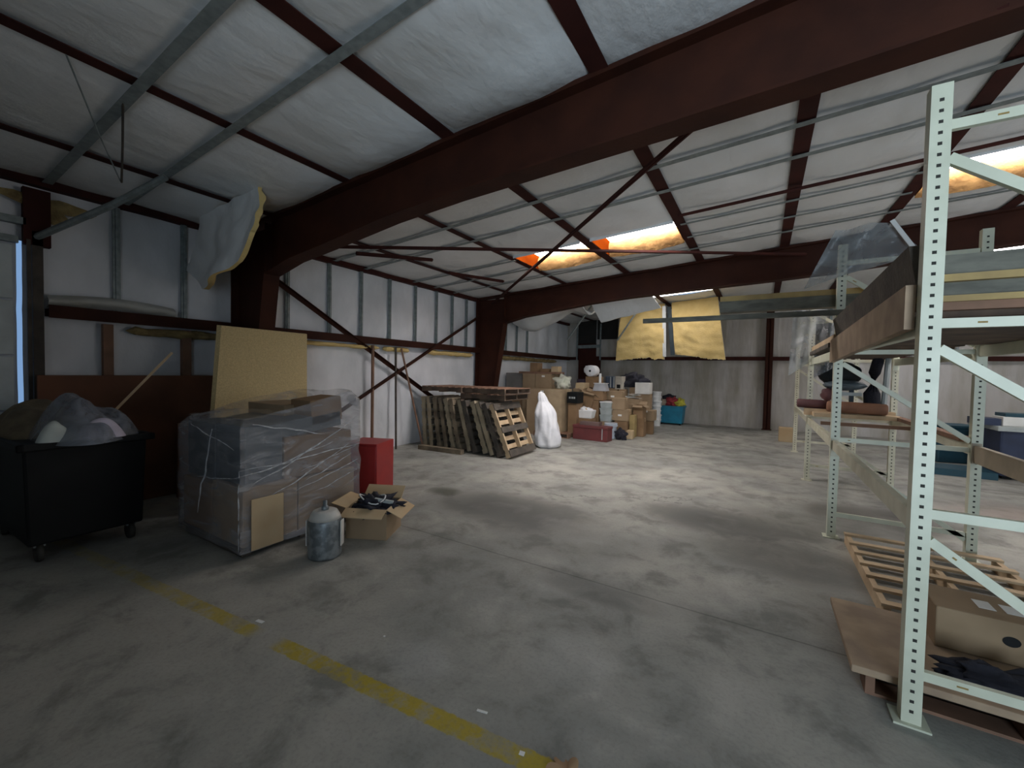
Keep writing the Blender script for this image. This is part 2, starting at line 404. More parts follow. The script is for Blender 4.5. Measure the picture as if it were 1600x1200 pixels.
for j in range(nzr):
    for i in range(nx-1):
        cx = (xsB[i]+xsB[i+1])/2; cz = zroof(cx)*(j+.5)/nzr
        fs.append((j*nx+i, (j+1)*nx+i, (j+1)*nx+i+1, j*nx+i+1))
mbw.add(vs, fs); struct(mbw.build('wall_back', VINYLB, smooth=True))
mb = MB(); mb.box(RX, RX+.1, FY, 5.4, 0, 4.8); mb.box(RX, RX+.1, 9.0, BY, 0, 4.8); mb.box(RX, RX+.1, 5.4, 9.0, 3.1, 4.8); struct(mb.build('wall_right', VINYLW))  # opening added to go with the side fill light
mb = MB(); mb.box(WX, 1.3, FY-.1, FY, 0, 4.3); mb.box(3.5, RX, FY-.1, FY, 0, 4.8); mb.box(1.3, 3.5, FY-.1, FY, 2.9, 4.5)
struct(mb.build('wall_rear', VINYLW))

# roof sheeting above the insulation, seen only round the skylights
def roofquad(mb, x0, x1, y0, y1, dz, m=None, th=0.01):
    mb.hexa([(x0, y0, zp(x0)+dz), (x1, y0, zp(x1)+dz), (x1, y1, zp(x1)+dz), (x0, y1, zp(x0)+dz),
             (x0, y0, zp(x0)+dz+th), (x1, y0, zp(x1)+dz+th), (x1, y1, zp(x1)+dz+th), (x0, y1, zp(x0)+dz+th)], m)
SKYM = emit_mat('translucent_panel', (1.0, 0.955, 0.95), SKY_EMIT)
names = ['window_%d' % (i+1) for i in range(len(HOLES))]
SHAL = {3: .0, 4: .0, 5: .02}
for k_, ((x0, x1, y0, y1), nm) in enumerate(zip(HOLES, names)):
    mb = MB(); roofquad(mb, x0-.07, x1+.07, y0-.02, y1+.02, SHAL.get(k_, 0.24)); struct(mb.build(nm, SKYM if k_ not in SHAL else emit_mat('translucent_panel_dim', (1.0, 0.955, 0.95), 11.0)))  # shallow panels emit less, as no well holds their light back
# wells: yellow glass wool edges all round
for k, (x0, x1, y0, y1) in enumerate(HOLES):
    if k in SHAL: continue
    root = empty('skylight_well', ((x0+x1)/2, y1, zp((x0+x1)/2)), 0,
                 ['yellow insulation edge round the left panel of the lit skylight pair in the middle bay',
                  'yellow insulation edge round the right panel of the lit skylight pair in the middle bay',
                  'yellow insulation edge round the skylight behind the near rack post'][k], 'insulation')
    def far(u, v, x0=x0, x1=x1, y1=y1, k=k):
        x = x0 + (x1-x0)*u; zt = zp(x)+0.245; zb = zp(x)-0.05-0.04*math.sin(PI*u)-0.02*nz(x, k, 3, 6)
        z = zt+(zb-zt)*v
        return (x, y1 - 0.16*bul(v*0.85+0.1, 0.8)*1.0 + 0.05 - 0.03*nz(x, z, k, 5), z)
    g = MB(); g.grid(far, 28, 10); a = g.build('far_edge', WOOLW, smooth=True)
    g = MB()
    g.grid(lambda u, v: (x0+(x1-x0)*u, y0, zp(x0+(x1-x0)*u)-0.06+0.31*v), 8, 2)
    b2 = g.build('near_edge', VINYL)
    g = MB(); g.grid(lambda u, v: (x0, y0+(y1-y0)*u, zp(x0)-0.03+0.28*v), 6, 2); c2 = g.build('side_edge', WELLR)
    g = MB(); g.grid(lambda u, v: (x1, y0+(y1-y0)*u, zp(x1)-0.03+0.28*v), 6, 2); d2 = g.build('side_edge', WELLR)
    for q in (a, b2, c2, d2):
        q.parent = root; q.matrix_parent_inverse = root.matrix_world.inverted() if False else Matrix.Translation((-root.location.x, -root.location.y, -root.location.z))

def thing1(mb, name, label, cat, m=None, group=None, **k):
    return tag(mb.build(name, m, **k), label, cat, group)

# purlins
ordn = ['first', 'second', 'third', 'fourth', 'fifth', 'sixth', 'seventh', 'eighth', 'ninth', 'tenth', 'eleventh', 'twelfth', 'thirteenth', 'fourteenth']
for i, x in enumerate(PUR):
    mb = MB()
    w_ = PW if x > -3 else 0.12
    mb.box(x-w_/2, x+w_/2, FY, BY-.05, zp(x)-0.030, zp(x)-0.022); mb.box(x-0.02, x, FY, BY-.05, zp(x)-0.022, zp(x)-.004)
    mb.box(x-0.02, x+0.0, FY, BY-.05, zp(x)-0.004, zp(x)+0.2)
    mb.box(x-w_/2, x+w_/2, FY, BY-.05, zp(x)+0.19, zp(x)+0.2)
    thing1(mb, 'roof_purlin', 'dark red steel roof purlin running away to the far wall, %s from the left wall' % ordn[i], 'purlin', RUSTD, 'roof purlins')
# eave strut
mb = MB(); mb.box(WX+.02, WX+.14, FY, BY, 3.60, 3.70)
thing1(mb, 'eave_strut', 'dark red eave strut along the top of the left wall', 'beam', RUSTD)
# girts
mb = MB(); mb.box(WX+.02, WX+.19, 1.25, BY-.1, GZ-.06, GZ+.02); mb.box(WX+.18, WX+.20, 1.25, BY-.1, GZ-.08, GZ+.06)
thing1(mb, 'wall_girt', 'dark red horizontal steel girt along the left wall', 'girt', RUST)
mb = MB(); mb.box(WX+.2, RX, BY-.16, BY-.04, GZ-.06, GZ+.06)
thing1(mb, 'wall_girt', 'dark red horizontal steel girt along the back wall', 'girt', RUSTD)
# galvanised straps under the roof insulation
def strap(y, lab, x0=WX+.1, x1=RX, wd=0.065, dz=0.05):
    mb = MB(); mb.hexa([(x0, y-wd/2, zp(x0)-dz), (x1, y-wd/2, zp(x1)-dz), (x1, y+wd/2, zp(x1)-dz), (x0, y+wd/2, zp(x0)-dz),
                        (x0, y-wd/2, zp(x0)-dz+.004), (x1, y-wd/2, zp(x1)-dz+.004), (x1, y+wd/2, zp(x1)-dz+.004), (x0, y+wd/2, zp(x0)-dz+.004)])
    thing1(mb, 'ceiling_strap', lab, 'strap', GALV, 'metal straps under the roof insulation')
nb = {1.26: 'galvanised strap across the near ceiling at top left, farther from the big beam',
      1.90: 'galvanised strap across the near ceiling at top left, next before the big beam'}
for y in BANDS0:
    if y > 1: strap(y, nb[y], wd=0.08)
for i, y in enumerate(BANDS1):
    strap(wd=.08, y=y, lab= 'galvanised strap across the middle ceiling bay, %s beyond the near beam' % ordn[i],
          x0=(WX+.1 if not 6.64 < y < 7.72 else WX+.1), x1=(RX if not 6.6 < y < 7.75 else -4.1))
    if 6.6 < y < 7.75:
        strap(y, 'galvanised strap between the skylights of the middle bay, %s one' % ('nearer' if y < 7 else 'farther'), x0=-1.15, x1=1.62)
for i, y in enumerate(BANDS2[:3]):
    strap(y, 'galvanised strap across the far ceiling bay, %s beyond the far beam' % ordn[i])
mb = MB(); mb.tube([(-1.1, 6.3, zp(-1.1)-.09), (0.3, 6.3, zp(.3)-.09), (RX, 6.3, zp(RX)-.09)], 0.022)
thing1(mb, 'conduit_pipe', 'thin dark pipe crossing under the middle ceiling bay just before the skylights', 'pipe', RUSTD)

# wall strips above the girt
def batten(y, i):
    mb = MB(); z1 = 3.66
    e = 0.015
    mb.box(WX+.045, WX+.075, y-.035, y+.035, GZ+.0, z1)
    mb.box(WX+.05, WX+.09, y-.012, y+.012, GZ-.02, z1)
    side = 'before the near column' if y < 3.1 else ('between the two columns' if y < 9.2 else 'beyond the far column')
    k = i if y < 3.1 else (i-2 if y < 9.2 else i-10)
    thing1(mb, 'wall_strip', 'galvanised vertical strip on the upper left wall, %s %s' % (ordn[k], side), 'strip', GALV, 'vertical metal strips on the upper left wall')
for i, y in enumerate(BAT_L): batten(y, i)
# strips on the back wall
for i, x in enumerate([-4.0, -3.1, 0.9, 1.7, 2.6, 3.5, 4.4]):
    mb = MB(); mb.box(x-.03, x+.03, BY-.10, BY-.06, GZ+.02, zp(x)-.05)
    thing1(mb, 'wall_strip', 'galvanised vertical strip on the upper back wall, %s from the left corner' % ordn[i], 'strip', GALV, 'vertical metal strips on the upper back wall')

# steel frames: column and haunched rafter
BOT = [(-5.86, 2.99), (-5.3, 3.12), (-4.6, 3.20), (-3.5, 3.34), (-2.6, 3.41), (-1.3, 3.47), (0.15, 3.53), (1.05, 3.58), (3.0, 3.76), (RX, 4.12)]
def frame(y, which):
    root = empty('steel_column', (-6.5, y, 0), 0, 'dark red tapered steel column at the left wall, %s' % which, 'column')
    off = Matrix.Translation((6.5, -y, 0))
    w1 = MB(); w1.hexa([(-6.74, y-.01, 0), (-6.36, y-.01, 0), (-6.36, y+.01, 0), (-6.74, y+.01, 0),
                        (-6.74, y-.01, 3.62), (-5.80, y-.01, 3.62), (-5.80, y+.01, 3.62), (-6.74, y+.01, 3.62)])
    a = w1.build('web', RUST)
    w2 = MB(); w2.hexa([(-6.36, y-.11, 0), (-6.34, y-.11, 0), (-6.34, y+.11, 0), (-6.36, y+.11, 0),
                        (-5.88, y-.11, 3.0), (-5.86, y-.11, 3.0), (-5.86, y+.11, 3.0), (-5.88, y+.11, 3.0)])
    b = w2.build('inner_flange', RUST)
    w3 = MB(); w3.box(-6.76, -6.74, y-.11, y+.11, 0, 3.66); c = w3.build('outer_flange', RUST)
    w4 = MB(); w4.box(-6.80, -6.28, y-.14, y+.14, 0, 0.02); d = w4.build('base_plate', RUST)
    for q in (a, b, c, d): q.parent = root; q.matrix_parent_inverse = off
    root2 = empty('steel_rafter', (-5.8, y, 3), 0, 'dark red haunched steel roof beam, %s' % which, 'beam')
    off = Matrix.Translation((5.8, -y, -3))
    web = MB(); bf = MB(); tf = MB()
    P = BOT
    for (xa, za), (xb, zb) in zip(P[:-1], P[1:]):
        web.hexa([(xa, y-.008, za), (xb, y-.008, zb), (xb, y+.008, zb), (xa, y+.008, za),
                  (xa, y-.008, zp(xa)-.04), (xb, y-.008, zp(xb)-.04), (xb, y+.008, zp(xb)-.04), (xa, y+.008, zp(xa)-.04)])
        bf.hexa([(xa, y-.11, za-.02), (xb, y-.11, zb-.02), (xb, y+.11, zb-.02), (xa, y+.11, za-.02),
                 (xa, y-.11, za), (xb, y-.11, zb), (xb, y+.11, zb), (xa, y+.11, za)])
    tf.hexa([(-6.74, y-.11, zp(-6.74)-.06), (RX, y-.11, zp(RX)-.06), (RX, y+.11, zp(RX)-.06), (-6.74, y+.11, zp(-6.74)-.06),
             (-6.74, y-.11, zp(-6.74)-.02), (RX, y-.11, zp(RX)-.02), (RX, y+.11, zp(RX)-.02), (-6.74, y+.11, zp(-6.74)-.02)])
    for q, n in ((web, 'web'), (bf, 'bottom_flange'), (tf, 'top_flange')):
        o = q.build(n, RUST); o.parent = root2; o.matrix_parent_inverse = off
    st = MB()
    for xx in (-5.86, ): st.box(xx-.006, xx+.006, y-.1, y+.1, 3.0, 3.66)
    o = st.build('stiffener', RUST); o.parent = root2; o.matrix_parent_inverse = off
frame(3.2, 'nearer of the two frames'); frame(9.3, 'farther of the two frames')
# end-wall column and posts
mb = MB(); mb.box(0.06, 0.27, BY-.22, BY-.18, 0, zp(.2)-.02); mb.box(0.155, 0.175, BY-.22, BY-.06, 0, zp(.2)-.02); mb.box(0.03, 0.3, BY-.26, BY-.05, 0, 0.02)
thing1(mb, 'steel_column', 'dark red steel column standing on the back wall left of the racks', 'column', RUST)
mb = MB(); mb.box(-6.25, -5.35, BY-.22, BY-.16, 0, 2.35); mb.box(-6.3, -5.55, BY-.18, BY-.14, 2.2, 2.85)
thing1(mb, 'wall_framing', 'dark red bare framing in the far left corner behind the cartons', 'framing', RUSTD)
mb = MB(); mb.box(-6.28, -5.55, BY-.20, BY-.17, 2.85, 3.75)
mb.box(-5.5, -4.7, BY-.20, BY-.17, 3.0, 3.75, CRACKM)
thing1(mb, 'wall_sheet', 'dark blue bare wall sheet showing where insulation fell in the far corner', 'panel', mat('dark_blue_sheet', (0.018, 0.03, 0.06), 0.6))
mb = MB()
for x in (-6.3, -5.35): mb.beam((x, BY-.26, 2.2), (x, BY-.26, 3.6), .05, .05)
mb.beam((-6.3, BY-.26, 2.72), (-5.35, BY-.26, 2.74), .05, .12)
thing1(mb, 'window_frame', 'grey metal frame high in the far left corner', 'frame', GALV)

# left wall X bracing (angle steel) and roof X bracing
def angle(a, b, lab, wd=0.075):
    mb = MB(); mb.beam(a, b, 0.008, wd); A = Vector(a); B = Vector(b)
    mb.beam(A+Vector((0.03, 0, wd/2)), B+Vector((0.03, 0, wd/2)), 0.06, 0.008)
    thing1(mb, 'brace_angle', lab, 'brace', RUST)
angle((-6.70, 3.35, 3.27), (-6.70, 9.0, 0.18), 'rust red diagonal wall brace falling from the near column toward the pallets')
angle((-6.64, 9.15, 3.16), (-6.64, 3.35, 0.10), 'rust red diagonal wall brace rising to the far column')
def rod(a, b, lab, wd=0.05):
    mb = MB(); mb.beam(a, b, wd, 0.03); mb.beam(a, b, 0.012, wd)
    thing1(mb, 'roof_brace', lab, 'brace', RUSTD)
rod((0.05, 3.3, 3.87), (-6.1, 9.0, 3.46), 'dark red roof brace running from the near beam past the skylights to the far column')
rod((-6.0, 3.5, 3.47), (0.6, 9.2, 3.93), 'dark red roof brace crossing in front of the skylights to the far beam')
rod((-5.5, 4.3, 3.50), (-5.1, 5.6, 3.66), 'short dark red flange brace near the left eave, nearer one', 0.06)
rod((-5.3, 6.3, 3.60), (-5.0, 7.8, 3.70), 'short dark red flange brace near the left eave, farther one', 0.06)
mb = MB(); mb.beam((1.0, 3.2, 3.62), (1.45, 4.0, zp(1.45)-.05), .06, .06)
thing1(mb, 'flange_brace', 'short dark red brace from the near beam at the upper right corner', 'brace', RUSTD)

# loose pipe and wires at the top left
mb = MB(); mb.tube([(-5.46, 1.87, 3.68), (-6.0, 1.6, 3.40), (-6.76, 1.16, 3.03)], 0.035)
thing1(mb, 'loose_strap', 'dark loose pipe dropping from the ceiling to the door post at upper left', 'pipe', GALV)
mb = MB(); mb.tube([(-4.17, .87, 3.84), (-4.9, 1.22, 3.65), (-5.5, 1.52, 3.51)], 0.006)
thing1(mb, 'hanging_wire', 'thin shiny wire slanting down from the near ceiling', 'wire', GALV)
mb = MB(); mb.tube([(-4.45, 1.25, 3.80), (-5.0, 1.40, 3.66), (-5.5, 1.53, 3.50)], 0.009)
thing1(mb, 'hanging_wire', 'thin dull wire hanging from the strap crossing at upper left', 'wire', WOODD)

# roll-up door at far left: post, track, panels and the bright gap
mb = MB(); mb.box(WX+.06, WX+.16, 1.14, 1.22, 0, 3.1)
mb.box(WX+.14, WX+.17, 1.10, 1.13, 0, 3.0, WOODD)
thing1(mb, 'door_post', 'dark steel door post with track beside the bright gap at far left', 'post', RUSTD)
mb = MB(); mb.box(WX+.08, WX+.16, 1.08, 1.28, 2.95, 3.55)
thing1(mb, 'door_header_post', 'dark red stub post above the door track at upper left', 'post', RUSTD)
mb = MB(); mb.box(WX+.08, WX+.14, -2.2, 1.05, 2.95, 3.02, GALV); mb.box(WX+.08, WX+.16, -2.2, 1.1, 3.15, 3.22)
thing1(mb, 'door_header', 'dark red header with pale track above the door at the left edge', 'beam', RUSTD)
root = empty('door_1', (WX+.1, -.6, 0)); struct(root)
for k in range(5):
    mb = MB(); mb.box(0, .03, -1.6, 1.61, .02+k*.585, .585+k*.585); 
    o = mb.build('panel', mat('door_panel', (0.62, 0.68, 0.68), 0.6, col2=(0.5, 0.55, 0.55)), root, bevel=.008)

# studs under the girt near the dumpster
for i, (y, d) in enumerate(((1.74, .09), (2.53, .10))):
    mb = MB(); mb.box(WX+.07, WX+.15, y-d/2, y+d/2, 0, GZ-.1)
    thing1(mb, 'wall_stud', 'reddish wood stud under the girt behind the dumpster, %s' % ('left' if i == 0 else 'right'), 'stud', WOODR)
# exposed yellow wool under the girt
def wool_strip(name, y0, y1, lab, m=WOOL, z=GZ-.115, h=.06):
    mb = MB()
    def fn(u, v):
        y = y0+(y1-y0)*u; t = v*2*PI; k = 1+.5*nz(y, v*3, 0, 5); e = min(1, 12*u, 12*(1-u))
        return (WX+.11+.07*math.cos(t)*k*e, y, z-h*.4+(h*.6*math.sin(t)*k)*e - .02*abs(nz(y, 0, 2, 3)))
    mb.grid(fn, 60, 10); thing1(mb, name, lab, 'insulation', m, smooth=True)
wool_strip('insulation_edge', 1.9, 3.0, 'dull yellow insulation edge under the girt behind the chipboard', WOOLO, h=.09)
wool_strip('insulation_edge', 3.9, 5.9, 'thin yellow insulation edge under the girt right of the chipboard')
wool_strip('insulation_edge', 5.95, 6.7, 'yellow insulation scrap under the girt above the wall poles', h=.08)
wool_strip('insulation_edge', 7.2, 9.1, 'yellow insulation edge under the girt before the far column', h=.09)
wool_strip('insulation_edge', 10.3, 14.5, 'brown torn facing drooping under the girt beyond the far column', WOOLO, h=.1)
mb = MB(); mb.grid(lambda u, v: (WX+.10+.08*math.sin(PI*v)+.02*nz(u, v, 1, 5), 1.25+1.15*u, 2.44-.14*v+.05*math.sin(3*u)), 24, 8)
thing1(mb, 'torn_facing', 'torn vinyl fold lying over the girt behind the dumpster', 'insulation', VINYLO, smooth=True)
# yellow stain patch of bare wool above the door
def patch(u, v):
    a = u*2*PI; r = v*(1+.35*math.sin(3*a)+.2*math.sin(5*a+1))
    y = 1.28+.28*r*math.cos(a); z = 3.38+.13*r*math.sin(a)
    return (WX+.13+.02*math.cos(v*2), y, z)
mb = MB(); mb.grid(patch, 24, 5); thing1(mb, 'insulation_patch', 'brownish bare insulation patch high on the wall above the door post', 'insulation', WOOLO, smooth=True)

# poles standing against the left wall
for a, b, r, m, lab in (((-6.66, 5.62, 0), (-6.66, 5.62, 2.17), .03, WOODR, 'thin brown post against the left wall, left of the brace crossing'),
                        ((-6.62, 6.22, 0), (-6.66, 6.22, 2.17), .022, WOODD, 'thin black pole against the left wall behind the brace crossing'),
                        ((-6.35, 6.75, 0.0), (-6.66, 6.38, 2.15), .02, WOODR, 'thin brown pole leaning on the left wall beside the pallets')):
    mb = MB(); mb.tube([a, b], r); thing1(mb, 'wall_pole', lab, 'pole', m)

# ---------------------------------------------------------------- torn and hanging insulation
def slab(name, fn, nu, nv, th, front, back, lab, cat='insulation'):
    """draped blanket: fn(u,v)->front point, th = thickness vector"""
    root = empty(name, fn(.5, 0), 0, lab, cat); T = Vector(th); off = Matrix.Translation(-Vector(fn(.5, 0)))
    a = MB(); a.grid(fn, nu, nv); A = a.build('facing', front, smooth=True)
    b = MB(); b.grid(lambda u, v: tuple(Vector(fn(u, v))+T*(.75+.5*nz(u*3, v*3, 2, 2))), nu, nv)
    P = [(i/nu, 0) for i in range(nu+1)] + [(1, j/nv) for j in range(nv+1)] + [(1-i/nu, 1) for i in range(nu+1)] + [(0, 1-j/nv) for j in range(nv+1)]
    n = len(P); vs = [fn(*p) for p in P] + [tuple(Vector(fn(*p))+T*(.75+.5*nz(p[0]*3, p[1]*3, 2, 2))) for p in P]
    b.add(vs, [(i, (i+1) % n, n+(i+1) % n, n+i) for i in range(n)])
    B = b.build('wool_backing', back, smooth=True)
    for q in (A, B): q.parent = root; q.matrix_parent_inverse = off
    return root
def torn(u, v):
    x = -6.40+1.45*u - .42*v*(1-u)*max(0, 1-u*1.6) + .22*v*(u**3); z0 = zp(x)-.06
    dep = [.80, .92, 1.0, .86, .72, .52][min(5, int(u*5.99))]
    k = u*5.0; i = int(min(k, 4)); f = k-i; D = [.62, .96, .98, .92, .86, .62]; dep = D[i]*(1-f)+D[i+1]*f
    z = z0 - dep*v + .02*nz(u*6, v*3, 0, 1)
    y = 2.55 + .10*math.sin(u*9)*v*.5 + .14*v*(1-v) - .22*v*(u) + .04*nz(u*5, v*4, 7, 1)
    return (x, y, z)
slab('torn_insulation', torn, 36, 18, (0.03, .06, 0), VINYL, WOOL, 'white torn insulation blanket hanging from the roof before the near column')
# the two yellow blankets hanging from the far skylight
def hangY(x0, x1, xb0, xb1, z0, z1b, s):
    def fn(u, v):
        xt = x0+(x1-x0)*u; xb = xb0+(xb1-xb0)*u; x = xt+(xb-xt)*v
        zt = zp(xt)-.05; zb = z1b+.08*math.sin(u*2.6+s)+.05*nz(u*8, s, 1, 1)+.035*nz(u*34, s, 3, 1)
        y = 13.45 - .10*math.sin(PI*v) + .06*nz(u*3, v*3, s, 1)+.035*nz(u*5, v*11, s, 1)-.12*v
        return (x, y, zt+(zb-zt)*v)
    return fn
f1 = hangY(-3.98, -2.66, -4.12, -2.60, 0, 2.12, 0); f2 = hangY(-2.46, -1.18, -2.28, -0.92, 0, 2.24, 2)
slab('hanging_blanket', f1, 56, 34, (0, .1, 0), WOOL, VINYL, 'yellow insulation blanket hanging below the far skylight, left one')
slab('hanging_blanket', f2, 56, 34, (0, .1, 0), WOOL, VINYL, 'yellow insulation blanket hanging below the far skylight, right one')
mb = MB(); mb.grid(lambda u, v: (-2.70+.10*u+.12*v*.5, 13.30, 3.8-1.55*v), 2, 10)
thing1(mb, 'facing_flap', 'narrow white facing strip hanging between the two yellow blankets', 'insulation', VINYL, solid=.01)
mb = MB(); mb.grid(lambda u, v: (-2.60+.12*u+.15*v, 13.5, 3.8-1.5*v), 2, 10)
thing1(mb, 'facing_flap', 'narrow grey facing strip hanging between the two yellow blankets', 'insulation', GREYD, solid=.01)
# drooping white sheets beyond the far frame
def droop1(u, v):
    x = -6.6+2.35*u; y = 10.2+1.6*v
    z = zp(x)-.10 - (.30*math.sin(PI*v)+.28*v)*(0.6+.4*math.sin(u*7)) - .32*v*(1-u)*1.2 + .05*nz(u*5, v*4, 1, 1)
    return (x, y, z)
slab('drooping_insulation', droop1, 34, 18, (0, 0, .08), VINYL, VINYL, 'white insulation drooping in folds beyond the far frame at left')
def droop2(u, v):
    x = -4.28+1.65*u+.25*v; y = 11.2+.35*v
    z = zp(x)-.08-.62*v*(1-.35*u)+.02*nz(u*5, v*4, 1, 1)
    return (x, y, z)
slab('drooping_insulation', droop2, 24, 12, (0, .08, 0), VINYL, VINYL, 'pale grey insulation flap hanging between the droop and the yellow blankets')
mb = MB(); mb.beam((-5.35, 12.2, 2.75), (-4.45, 12.0, 3.80), .06, .03); thing1(mb, 'loose_strip', 'loose metal strip dangling left of the pale flap', 'strip', GALV)
mb = MB(); mb.beam((-3.95, 12.9, 2.75), (-3.10, 12.7, 3.90), .06, .03); thing1(mb, 'loose_strip', 'loose metal strip crossing the left yellow blanket', 'strip', GALV)

# ---------------------------------------------------------------- left foreground: dumpster and boards
root = empty('dumpster', (-5.9, 1.18, 0), 0.03, 'black wheeled dumpster heaped with clear plastic at the left', 'dumpster')
mb = MB(); mb.hexa([(-.50, -.37, .16), (.76, -.38, .16), (.76, .37, .16), (-.50, .37, .16), (-.62, -.40, 1.0), (.80, -.41, 1.0), (.80, .39, 1.0), (-.62, .40, 1.0)])
mb.build('body', BLACKP, root, bevel=.02)
mb = MB()
for a, b in (((-.66, -.45), (.84, -.40)), ((-.66, .39), (.84, .44))): mb.box(a[0], b[0], a[1], b[1], .97, 1.03)
for x in (-.66, .79): mb.box(x, x+.05, -.45, .44, .97, 1.03)
mb.build('rim', BLACKP, root, bevel=.01)
for x, y in ((.66, -.30), (.66, .30), (-.42, -.30), (-.42, .30)):
    mb = MB(); mb.lathe([(.02, -.02), (.075, -.02), (.08, 0), (.075, .02), (.02, .02)], 0, 0, n=20)
    mb.v = [(x+a, y+c, .08+b) for a, b, c in mb.v]
    mb.build('caster', mat('caster_rubber', (.05, .048, .04), .7), root, smooth=True)
    o = MB().box(x-.03, x+.03, y-.035, y+.035, .13, .17).build('caster_bracket', GALV, root)
def heap(name, c, rx, ry, h, m, lab, cat, seed=0, n=44, amp=.35):
    def fn(u, v):
        a = u*2*PI; r = v; k = 1+.12*math.sin(3*a+seed)
        x = rx*r*math.cos(a)*k; y = ry*r*math.sin(a)*k
        z = h*(1-r**2.2)*(1+amp*nz(x*2.2, y*2.2, seed, 2.0)) + .05*h*nz(x*3, y*3, seed, 5)*(1-r)
        return (c[0]+x, c[1]+y, c[2]+z)
    mb = MB(); mb.grid(fn, n, n//2)
    return tag(mb.build(name, m, smooth=True, off=c), lab, cat)
heap('plastic_sheeting', (-5.50, 1.24, 1.0), .58, .36, .34, BAGF, 'crumpled clear plastic sheeting heaped on the black dumpster', 'plastic', 3, 70, .6)
heap('insulation_scrap', (-6.08, 1.04, 0.99), .40, .34, .30, TANHEAP, 'tan insulation scraps heaped in the left end of the dumpster', 'scrap', 9)
heap('crumpled_paper', (-5.16, 1.00, 1.03), .13, .12, .16, mat('pale_green_paper', (.62, .68, .64), .7), 'pale green crumpled paper in front on the dumpster heap', 'paper', 5, 24, .6)
heap('crumpled_paper', (-5.15, 1.28, 1.03), .13, .17, .17, mat('pale_lilac_paper', (.72, .66, .78), .7), 'pale lilac sheet of paper in front on the dumpster heap', 'paper', 6, 24, .3)
mb = MB(); mb.box(-6.62, -6.57, 1.14, 2.78, .0, 1.56); thing1(mb, 'hardboard_sheet', 'large rust brown board standing on the wall behind the dumpster', 'panel', HARD)
mb = MB(); mb.box(-6.38, -6.33, 2.28, 2.95, 0, .95); thing1(mb, 'hardboard_offcut', 'dark brown board standing low between dumpster and wrapped pallet', 'panel', HARD)
mb = MB(); mb.beam((-5.95, 1.55, 1.15), (-5.8, 2.04, 1.84), .025, .025); thing1(mb, 'wooden_stick', 'thin yellowish stick poking up behind the dumpster heap', 'stick', WOODN)
# chipboard leaning on the wall behind the wrapped pallet
mb = MB()
mb.hexa([(-5.42, 2.22, 0), (-5.42, 3.45, 0), (-5.47, 3.45, 0), (-5.47, 2.20, 0), (-5.88, 2.58, 2.21), (-5.88, 3.73, 2.20), (-5.93, 3.73, 2.21), (-5.93, 2.55, 2.215)])
thing1(mb, 'chipboard_sheet', 'tan chipboard sheet leaning on the wall behind the wrapped pallet', 'board', CHIP)

# ---------------------------------------------------------------- cartons
def carton(x0, x1, y0, y1, z0, z1, lab, m=CARD, rz=0.0, tape=True, label=None, name='cardboard_box', cat='box', group=None, openf=False, tilt=0.0, mark=None):
    if rz == 0 and y0 > 9 and x1-x0 < .6: rz = random.uniform(-.045, .045)
    cx, cy = (x0+x1)/2, (y0+y1)/2; hx, hy, h = (x1-x0)/2, (y1-y0)/2, z1-z0
    root = empty(name, (cx, cy, z0), 0, lab, cat, group, rot=(0, tilt, rz))
    mb = MB()
    if openf:
        t = .008
        mb.box(-hx, hx, -hy, hy, 0, t)
        mb.box(-hx, -hx+t, -hy, hy, t, h); mb.box(hx-t, hx, -hy, hy, t, h); mb.box(-hx+t, hx-t, -hy, -hy+t, t, h); mb.box(-hx+t, hx-t, hy-t, hy, t, h)
        mb.build('body', m, root)
        for (a, b, dx, dz) in ((-1, 0, -.8, .25), (1, 0, .8, -.45), (0, -1, -.8, -.3), (0, 1, .6, .6)):
            q = MB(); L_ = hy*.8 if a == 0 else hx*.8
            if a: q.hexa([(a*hx, -hy, h), (a*hx, hy, h), (a*hx+a*L_*.9, hy, h+dz*L_), (a*hx+a*L_*.9, -hy, h+dz*L_)] + [(a*hx, -hy, h+t), (a*hx, hy, h+t), (a*hx+a*L_*.9, hy, h+dz*L_+t), (a*hx+a*L_*.9, -hy, h+dz*L_+t)])
            else: q.hexa([(-hx, b*hy, h), (hx, b*hy, h), (hx, b*hy+b*L_*.8, h+dz*L_), (-hx, b*hy+b*L_*.8, h+dz*L_)] + [(-hx, b*hy, h+t), (hx, b*hy, h+t), (hx, b*hy+b*L_*.8, h+dz*L_+t), (-hx, b*hy+b*L_*.8, h+dz*L_+t)])
            q.build('flap', CARDL if m is not CARDD else CARD, root)
    else:
        mb.box(-hx, hx, -hy, hy, 0, h)
        mb.build('body', m, root, bevel=min(.008, hx*.1, hy*.1))
        if tape and hx > .06:
            q = MB(); q.box(-hx-.001, hx+.001, -.025, .025, h*.8, h+.002); q.build('tape', TAPE, root)
    if label:
        q = MB(); q.box(label[0]*hx-.05, label[0]*hx+.05, -hy-.003, -hy-.001, h*label[1]-.025, h*label[1]+.025); q.build('paper_label', PAPER, root)
    if mark == 'dot':
        q = MB(); n = 20; q.add([(math.cos(2*PI*k/n)*.035+hx*-.3, -hy-.002, h*.55+.028*math.sin(2*PI*k/n)) for k in range(n)], [tuple(range(n))]); plab(q.build('printed_logo', BLACKP, root), 'small dark round printed mark')
    return root

# stretch wrapped pallet load
wp = empty('wrapped_pallet', (-4.45, 2.45, 0), 0, 'pallet of cartons and bins bound in clear stretch film', 'pallet load'); wp.scale = (1, .9, 1)
def WB(x0, x1, y0, y1, z0, z1, nm, m, tilt=None, **k):
    mb = MB(); mt = None
    if tilt: mt = Matrix.Translation((0, 0, 0)) @ Matrix.Rotation(tilt, 4, 'X')
    mb.box(x0, x1, y0, y1, z0, z1, None, mt); return mb.build(nm, m, wp, bevel=.008)
